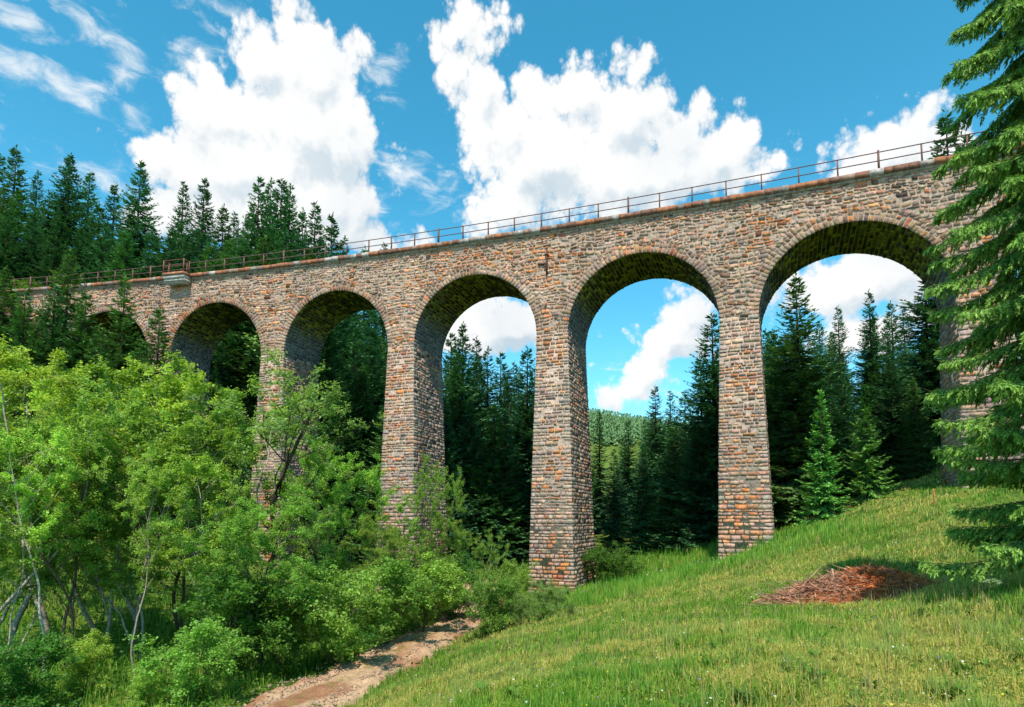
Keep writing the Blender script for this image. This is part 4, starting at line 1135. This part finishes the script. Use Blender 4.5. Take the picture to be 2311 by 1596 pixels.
def build_world():
    w = bpy.data.worlds.new('World'); SC.world = w; w.use_nodes = True
    nt = w.node_tree; nt.nodes.clear()
    out = N(nt, 'ShaderNodeOutputWorld'); bg = N(nt, 'ShaderNodeBackground'); bg.inputs['Strength'].default_value = .15
    L(nt, bg.outputs[0], out.inputs[0])
    sky = N(nt, 'ShaderNodeTexSky', sky_type='NISHITA'); sky.sun_disc = False
    sky.sun_elevation = SUN_EL; sky.sun_rotation = SUN_AZ % (2 * math.pi); sky.altitude = 900; sky.air_density = 1.0; sky.dust_density = .4; sky.ozone_density = 2.0
    hs = N(nt, 'ShaderNodeHueSaturation'); hs.inputs['Hue'].default_value = .466; hs.inputs['Saturation'].default_value = 1.32; hs.inputs['Value'].default_value = 1.2
    L(nt, sky.outputs[0], hs.inputs['Color'])
    tc = N(nt, 'ShaderNodeTexCoord')
    sp = N(nt, 'ShaderNodeSeparateXYZ'); L(nt, tc.outputs['Generated'], sp.inputs[0])
    az = N(nt, 'ShaderNodeMath', operation='ARCTAN2'); L(nt, sp.outputs[0], az.inputs[0]); L(nt, sp.outputs[1], az.inputs[1])
    el = N(nt, 'ShaderNodeMath', operation='ARCSINE'); L(nt, sp.outputs[2], el.inputs[0])
    ae = N(nt, 'ShaderNodeCombineXYZ'); L(nt, az.outputs[0], ae.inputs[0]); L(nt, el.outputs[0], ae.inputs[1])
    def azel(px, py):
        d = ray(px, py); d = d / np.linalg.norm(d); return math.atan2(d[0], d[1]), math.asin(d[2])
    def blobs(lst):
        r = []
        for cx, cy, rx, ry in lst:
            a, e = azel(cx, cy); a2, _ = azel(cx + rx, cy); _, e2 = azel(cx, cy - ry)
            r.append((a, e, abs(a2 - a), abs(e2 - e)))
        return r
    CUM = [(655, 62, 62, 62), (610, 150, 95, 90), (720, 165, 110, 115), (790, 130, 38, 48), (500, 255, 105, 100), (700, 300, 175, 160), (815, 295, 62, 95), (560, 370, 170, 120),
           (335, 345, 72, 45), (430, 395, 120, 75), (730, 450, 130, 100), (610, 490, 220, 95), (790, 520, 100, 55), (400, 470, 110, 80),
           (1065, 75, 82, 75), (1040, 150, 58, 62), (1085, 225, 66, 80), (1130, 290, 85, 85), (1215, 235, 80, 78), (1310, 215, 72, 72), (1425, 165, 42, 56), (1400, 260, 110, 105),
           (1530, 305, 110, 80), (1470, 305, 90, 70), (1300, 320, 120, 80), (1620, 345, 110, 78), (1680, 395, 75, 50), (1250, 360, 190, 130), (1450, 400, 260, 100), (1155, 440, 95, 85), (1110, 505, 50, 30),
           (1955, 305, 72, 52), (2065, 280, 60, 66), (2005, 330, 130, 85), (1935, 385, 70, 45), (2100, 360, 100, 80), (2020, 390, 95, 60),
           (1130, 735, 160, 75), (1560, 690, 90, 62), (1520, 770, 85, 60), (1460, 850, 85, 50), (1385, 895, 45, 26), (1930, 640, 190, 90), (1960, 740, 170, 60), (900, 560, 120, 26), (2290, 330, 70, 60)]
    WISP = [(55, 35, 85, 38), (235, 55, 80, 50), (40, 150, 95, 60), (120, 195, 85, 34), (190, 225, 48, 32), (280, 160, 34, 60), (300, 240, 36, 60), (420, 155, 55, 62), (525, 70, 62, 34), (60, 340, 50, 22), (95, 365, 55, 26),
            (905, 385, 80, 38), (960, 425, 70, 34), (1030, 450, 60, 24), (870, 165, 36, 52), (840, 455, 40, 60), (1375, 815, 28, 18), (265, 430, 60, 25)]
    def field_group(name, lst, k):
        gname = bpy.data.node_groups.new(name, 'ShaderNodeTree')
        gname.interface.new_socket('P', in_out='INPUT', socket_type='NodeSocketVector')
        gname.interface.new_socket('D', in_out='OUTPUT', socket_type='NodeSocketFloat')
        gi = gname.nodes.new('NodeGroupInput'); go = gname.nodes.new('NodeGroupOutput')
        acc = None
        for a, e, rx, ry in lst:
            vm = N(gname, 'ShaderNodeVectorMath', operation='MULTIPLY_ADD')
            vm.inputs[1].default_value = (1 / rx, 1 / ry, 0); vm.inputs[2].default_value = (-a / rx, -e / ry, 0)
            L(gname, gi.outputs[0], vm.inputs[0])
            ln = N(gname, 'ShaderNodeVectorMath', operation='LENGTH'); L(gname, vm.outputs[0], ln.inputs[0])
            # signed distance in radians: (len-1)*min(rx,ry)
            ma = N(gname, 'ShaderNodeMath', operation='MULTIPLY_ADD'); ma.inputs[1].default_value = min(rx, ry); ma.inputs[2].default_value = -min(rx, ry)
            L(gname, ln.outputs['Value'], ma.inputs[0])
            if acc is None: acc = ma.outputs[0]
            else:
                sm = N(gname, 'ShaderNodeMath', operation='SMOOTH_MIN'); sm.inputs[2].default_value = k
                L(gname, acc, sm.inputs[0]); L(gname, ma.outputs[0], sm.inputs[1]); acc = sm.outputs[0]
        L(gname, acc, go.inputs[0])
        return gname
    gc = field_group('cumulus_field', blobs(CUM), .012); gw = field_group('wisp_field', blobs(WISP), .015)
    # billow group: distance field + rounded lobes -> density
    bl = bpy.data.node_groups.new('billow', 'ShaderNodeTree')
    bl.interface.new_socket('P', in_out='INPUT', socket_type='NodeSocketVector'); bl.interface.new_socket('D', in_out='OUTPUT', socket_type='NodeSocketFloat')
    gi = bl.nodes.new('NodeGroupInput'); go = bl.nodes.new('NodeGroupOutput')
    wn = N(bl, 'ShaderNodeTexNoise'); wn.inputs['Scale'].default_value = 14; wn.inputs['Detail'].default_value = 3; L(bl, gi.outputs[0], wn.inputs['Vector'])
    wv = N(bl, 'ShaderNodeVectorMath', operation='MULTIPLY_ADD'); wv.inputs[1].default_value = (.018, .018, .0); 
    L(bl, wn.outputs['Color'], wv.inputs[0]); 
    ad = N(bl, 'ShaderNodeVectorMath', operation='ADD'); ad.inputs[1].default_value = (-.009, -.009, 0); L(bl, gi.outputs[0], ad.inputs[0])
    L(bl, ad.outputs[0], wv.inputs[2])
    fg = N(bl, 'ShaderNodeGroup'); fg.node_tree = gc; L(bl, wv.outputs[0], fg.inputs[0])
    vo = N(bl, 'ShaderNodeTexVoronoi', feature='SMOOTH_F1', voronoi_dimensions='2D'); vo.inputs['Scale'].default_value = 17; vo.inputs['Detail'].default_value = 3; vo.inputs['Roughness'].default_value = .5; vo.inputs['Lacunarity'].default_value = 2.4; vo.inputs['Smoothness'].default_value = .25
    vo.normalize = True
    L(bl, wv.outputs[0], vo.inputs['Vector'])
    nz = N(bl, 'ShaderNodeTexNoise'); nz.inputs['Scale'].default_value = 45; nz.inputs['Detail'].default_value = 8; nz.inputs['Roughness'].default_value = .6; L(bl, gi.outputs[0], nz.inputs['Vector'])
    # D = -sd + .045*(.42-voronoi) + .03*(noise-.5)
    m1 = N(bl, 'ShaderNodeMath', operation='MULTIPLY_ADD'); m1.inputs[1].default_value = -.105; m1.inputs[2].default_value = .036; L(bl, vo.outputs['Distance'], m1.inputs[0])
    m2 = N(bl, 'ShaderNodeMath', operation='MULTIPLY_ADD'); m2.inputs[1].default_value = .020; m2.inputs[2].default_value = -.010; L(bl, nz.outputs['Fac'], m2.inputs[0])
    m3 = N(bl, 'ShaderNodeMath', operation='ADD'); L(bl, m1.outputs[0], m3.inputs[0]); L(bl, m2.outputs[0], m3.inputs[1])
    m4 = N(bl, 'ShaderNodeMath', operation='SUBTRACT'); L(bl, m3.outputs[0], m4.inputs[0]); L(bl, fg.outputs[0], m4.inputs[1])
    L(bl, m4.outputs[0], go.inputs[0])
    b1 = N(nt, 'ShaderNodeGroup'); b1.node_tree = bl; L(nt, ae.outputs[0], b1.inputs[0])
    off = N(nt, 'ShaderNodeVectorMath', operation='ADD'); off.inputs[1].default_value = (-.012, .026, 0); L(nt, ae.outputs[0], off.inputs[0])
    b2 = N(nt, 'ShaderNodeGroup'); b2.node_tree = bl; L(nt, off.outputs[0], b2.inputs[0])
    cov = N(nt, 'ShaderNodeMapRange', interpolation_type='SMOOTHSTEP'); cov.inputs['From Min'].default_value = -.003; cov.inputs['From Max'].default_value = .017
    L(nt, b1.outputs[0], cov.inputs['Value'])
    # self-shade: more cloud towards the light -> greyer
    df = N(nt, 'ShaderNodeMath', operation='SUBTRACT'); L(nt, b2.outputs[0], df.inputs[0]); L(nt, b1.outputs[0], df.inputs[1])
    shd = N(nt, 'ShaderNodeMapRange', interpolation_type='SMOOTHSTEP'); shd.inputs['From Min'].default_value = -.012; shd.inputs['From Max'].default_value = .040
    L(nt, df.outputs[0], shd.inputs['Value'])
    lown = N(nt, 'ShaderNodeTexNoise'); lown.inputs['Scale'].default_value = 5.5; lown.inputs['Detail'].default_value = 4; L(nt, ae.outputs[0], lown.inputs['Vector'])
    lr = N(nt, 'ShaderNodeMapRange'); lr.inputs['From Min'].default_value = .42; lr.inputs['From Max'].default_value = .66; L(nt, lown.outputs['Fac'], lr.inputs['Value'])
    # the lower the part of the cloud, the less light reaches it
    elr = N(nt, 'ShaderNodeMapRange'); elr.inputs['From Min'].default_value = .62; elr.inputs['From Max'].default_value = .28; elr.inputs['To Min'].default_value = .25; elr.inputs['To Max'].default_value = 1.0
    L(nt, el.outputs[0], elr.inputs['Value'])
    mm = N(nt, 'ShaderNodeMath', operation='MULTIPLY_ADD'); L(nt, lr.outputs[0], mm.inputs[0]); L(nt, elr.outputs[0], mm.inputs[1]); L(nt, shd.outputs[0], mm.inputs[2])
    cl = N(nt, 'ShaderNodeMapRange'); cl.inputs['From Max'].default_value = 1.5; L(nt, mm.outputs[0], cl.inputs['Value'])
    cc = N(nt, 'ShaderNodeMix', data_type='RGBA'); cc.inputs['A'].default_value = (5.0, 4.97, 4.9, 1); cc.inputs['B'].default_value = (2.7, 3.3, 3.75, 1)
    L(nt, cl.outputs[0], cc.inputs['Factor'])
    # wisps
    st = N(nt, 'ShaderNodeMapping'); st.inputs['Rotation'].default_value = (0, 0, rad(35)); st.inputs['Scale'].default_value = (1, 2.2, 1); L(nt, ae.outputs[0], st.inputs[0])
    wn2 = N(nt, 'ShaderNodeTexNoise'); wn2.inputs['Scale'].default_value = 16; wn2.inputs['Detail'].default_value = 9; wn2.inputs['Roughness'].default_value = .62; wn2.inputs['Distortion'].default_value = .6; L(nt, st.outputs[0], wn2.inputs['Vector'])
    g2 = N(nt, 'ShaderNodeGroup'); g2.node_tree = gw; L(nt, ae.outputs[0], g2.inputs[0])
    wr = N(nt, 'ShaderNodeMath', operation='MULTIPLY_ADD'); wr.inputs[1].default_value = .16; wr.inputs[2].default_value = -.083; L(nt, wn2.outputs['Fac'], wr.inputs[0])
    ws = N(nt, 'ShaderNodeMath', operation='SUBTRACT'); L(nt, wr.outputs[0], ws.inputs[0]); L(nt, g2.outputs[0], ws.inputs[1])
    wc = N(nt, 'ShaderNodeMapRange', interpolation_type='SMOOTHSTEP'); wc.inputs['From Min'].default_value = -.012; wc.inputs['From Max'].default_value = .05; wc.inputs['To Max'].default_value = .92
    L(nt, ws.outputs[0], wc.inputs['Value'])
    x1 = N(nt, 'ShaderNodeMix', data_type='RGBA'); L(nt, wc.outputs[0], x1.inputs['Factor']); L(nt, hs.outputs[0], x1.inputs['A']); x1.inputs['B'].default_value = (4.5, 4.7, 4.8, 1)
    x2 = N(nt, 'ShaderNodeMix', data_type='RGBA'); L(nt, cov.outputs[0], x2.inputs['Factor']); L(nt, x1.outputs['Result'], x2.inputs['A']); L(nt, cc.outputs['Result'], x2.inputs['B'])
    L(nt, x2.outputs['Result'], bg.inputs['Color'])
    w.cycles.sampling_method = 'MANUAL'; w.cycles.sample_map_resolution = 512
build_world()

# ------------------------------------------------------------------ camera and render
cam = bpy.data.cameras.new('camera'); co = bpy.data.objects.new('camera', cam); COL.objects.link(co)
cam.sensor_width = 36; cam.lens = 36 * F / 2311; cam.clip_end = 5000; cam.clip_start = .1
cam.shift_y = (CY - 798) / 2311
co.location = (0, 0, 0); co.rotation_euler = (math.pi / 2 + PITCH, 0, 0)
SC.camera = co
SC.view_settings.view_transform = 'Standard'; SC.view_settings.look = 'None'; SC.view_settings.gamma = 1; SC.view_settings.exposure = 0.5
SC.view_settings.use_curve_mapping = False
SC.render.engine = 'CYCLES'
SC.cycles.max_bounces = 6; SC.cycles.diffuse_bounces = 3; SC.cycles.transmission_bounces = 4; SC.cycles.glossy_bounces = 2
SC.cycles.use_denoising = True
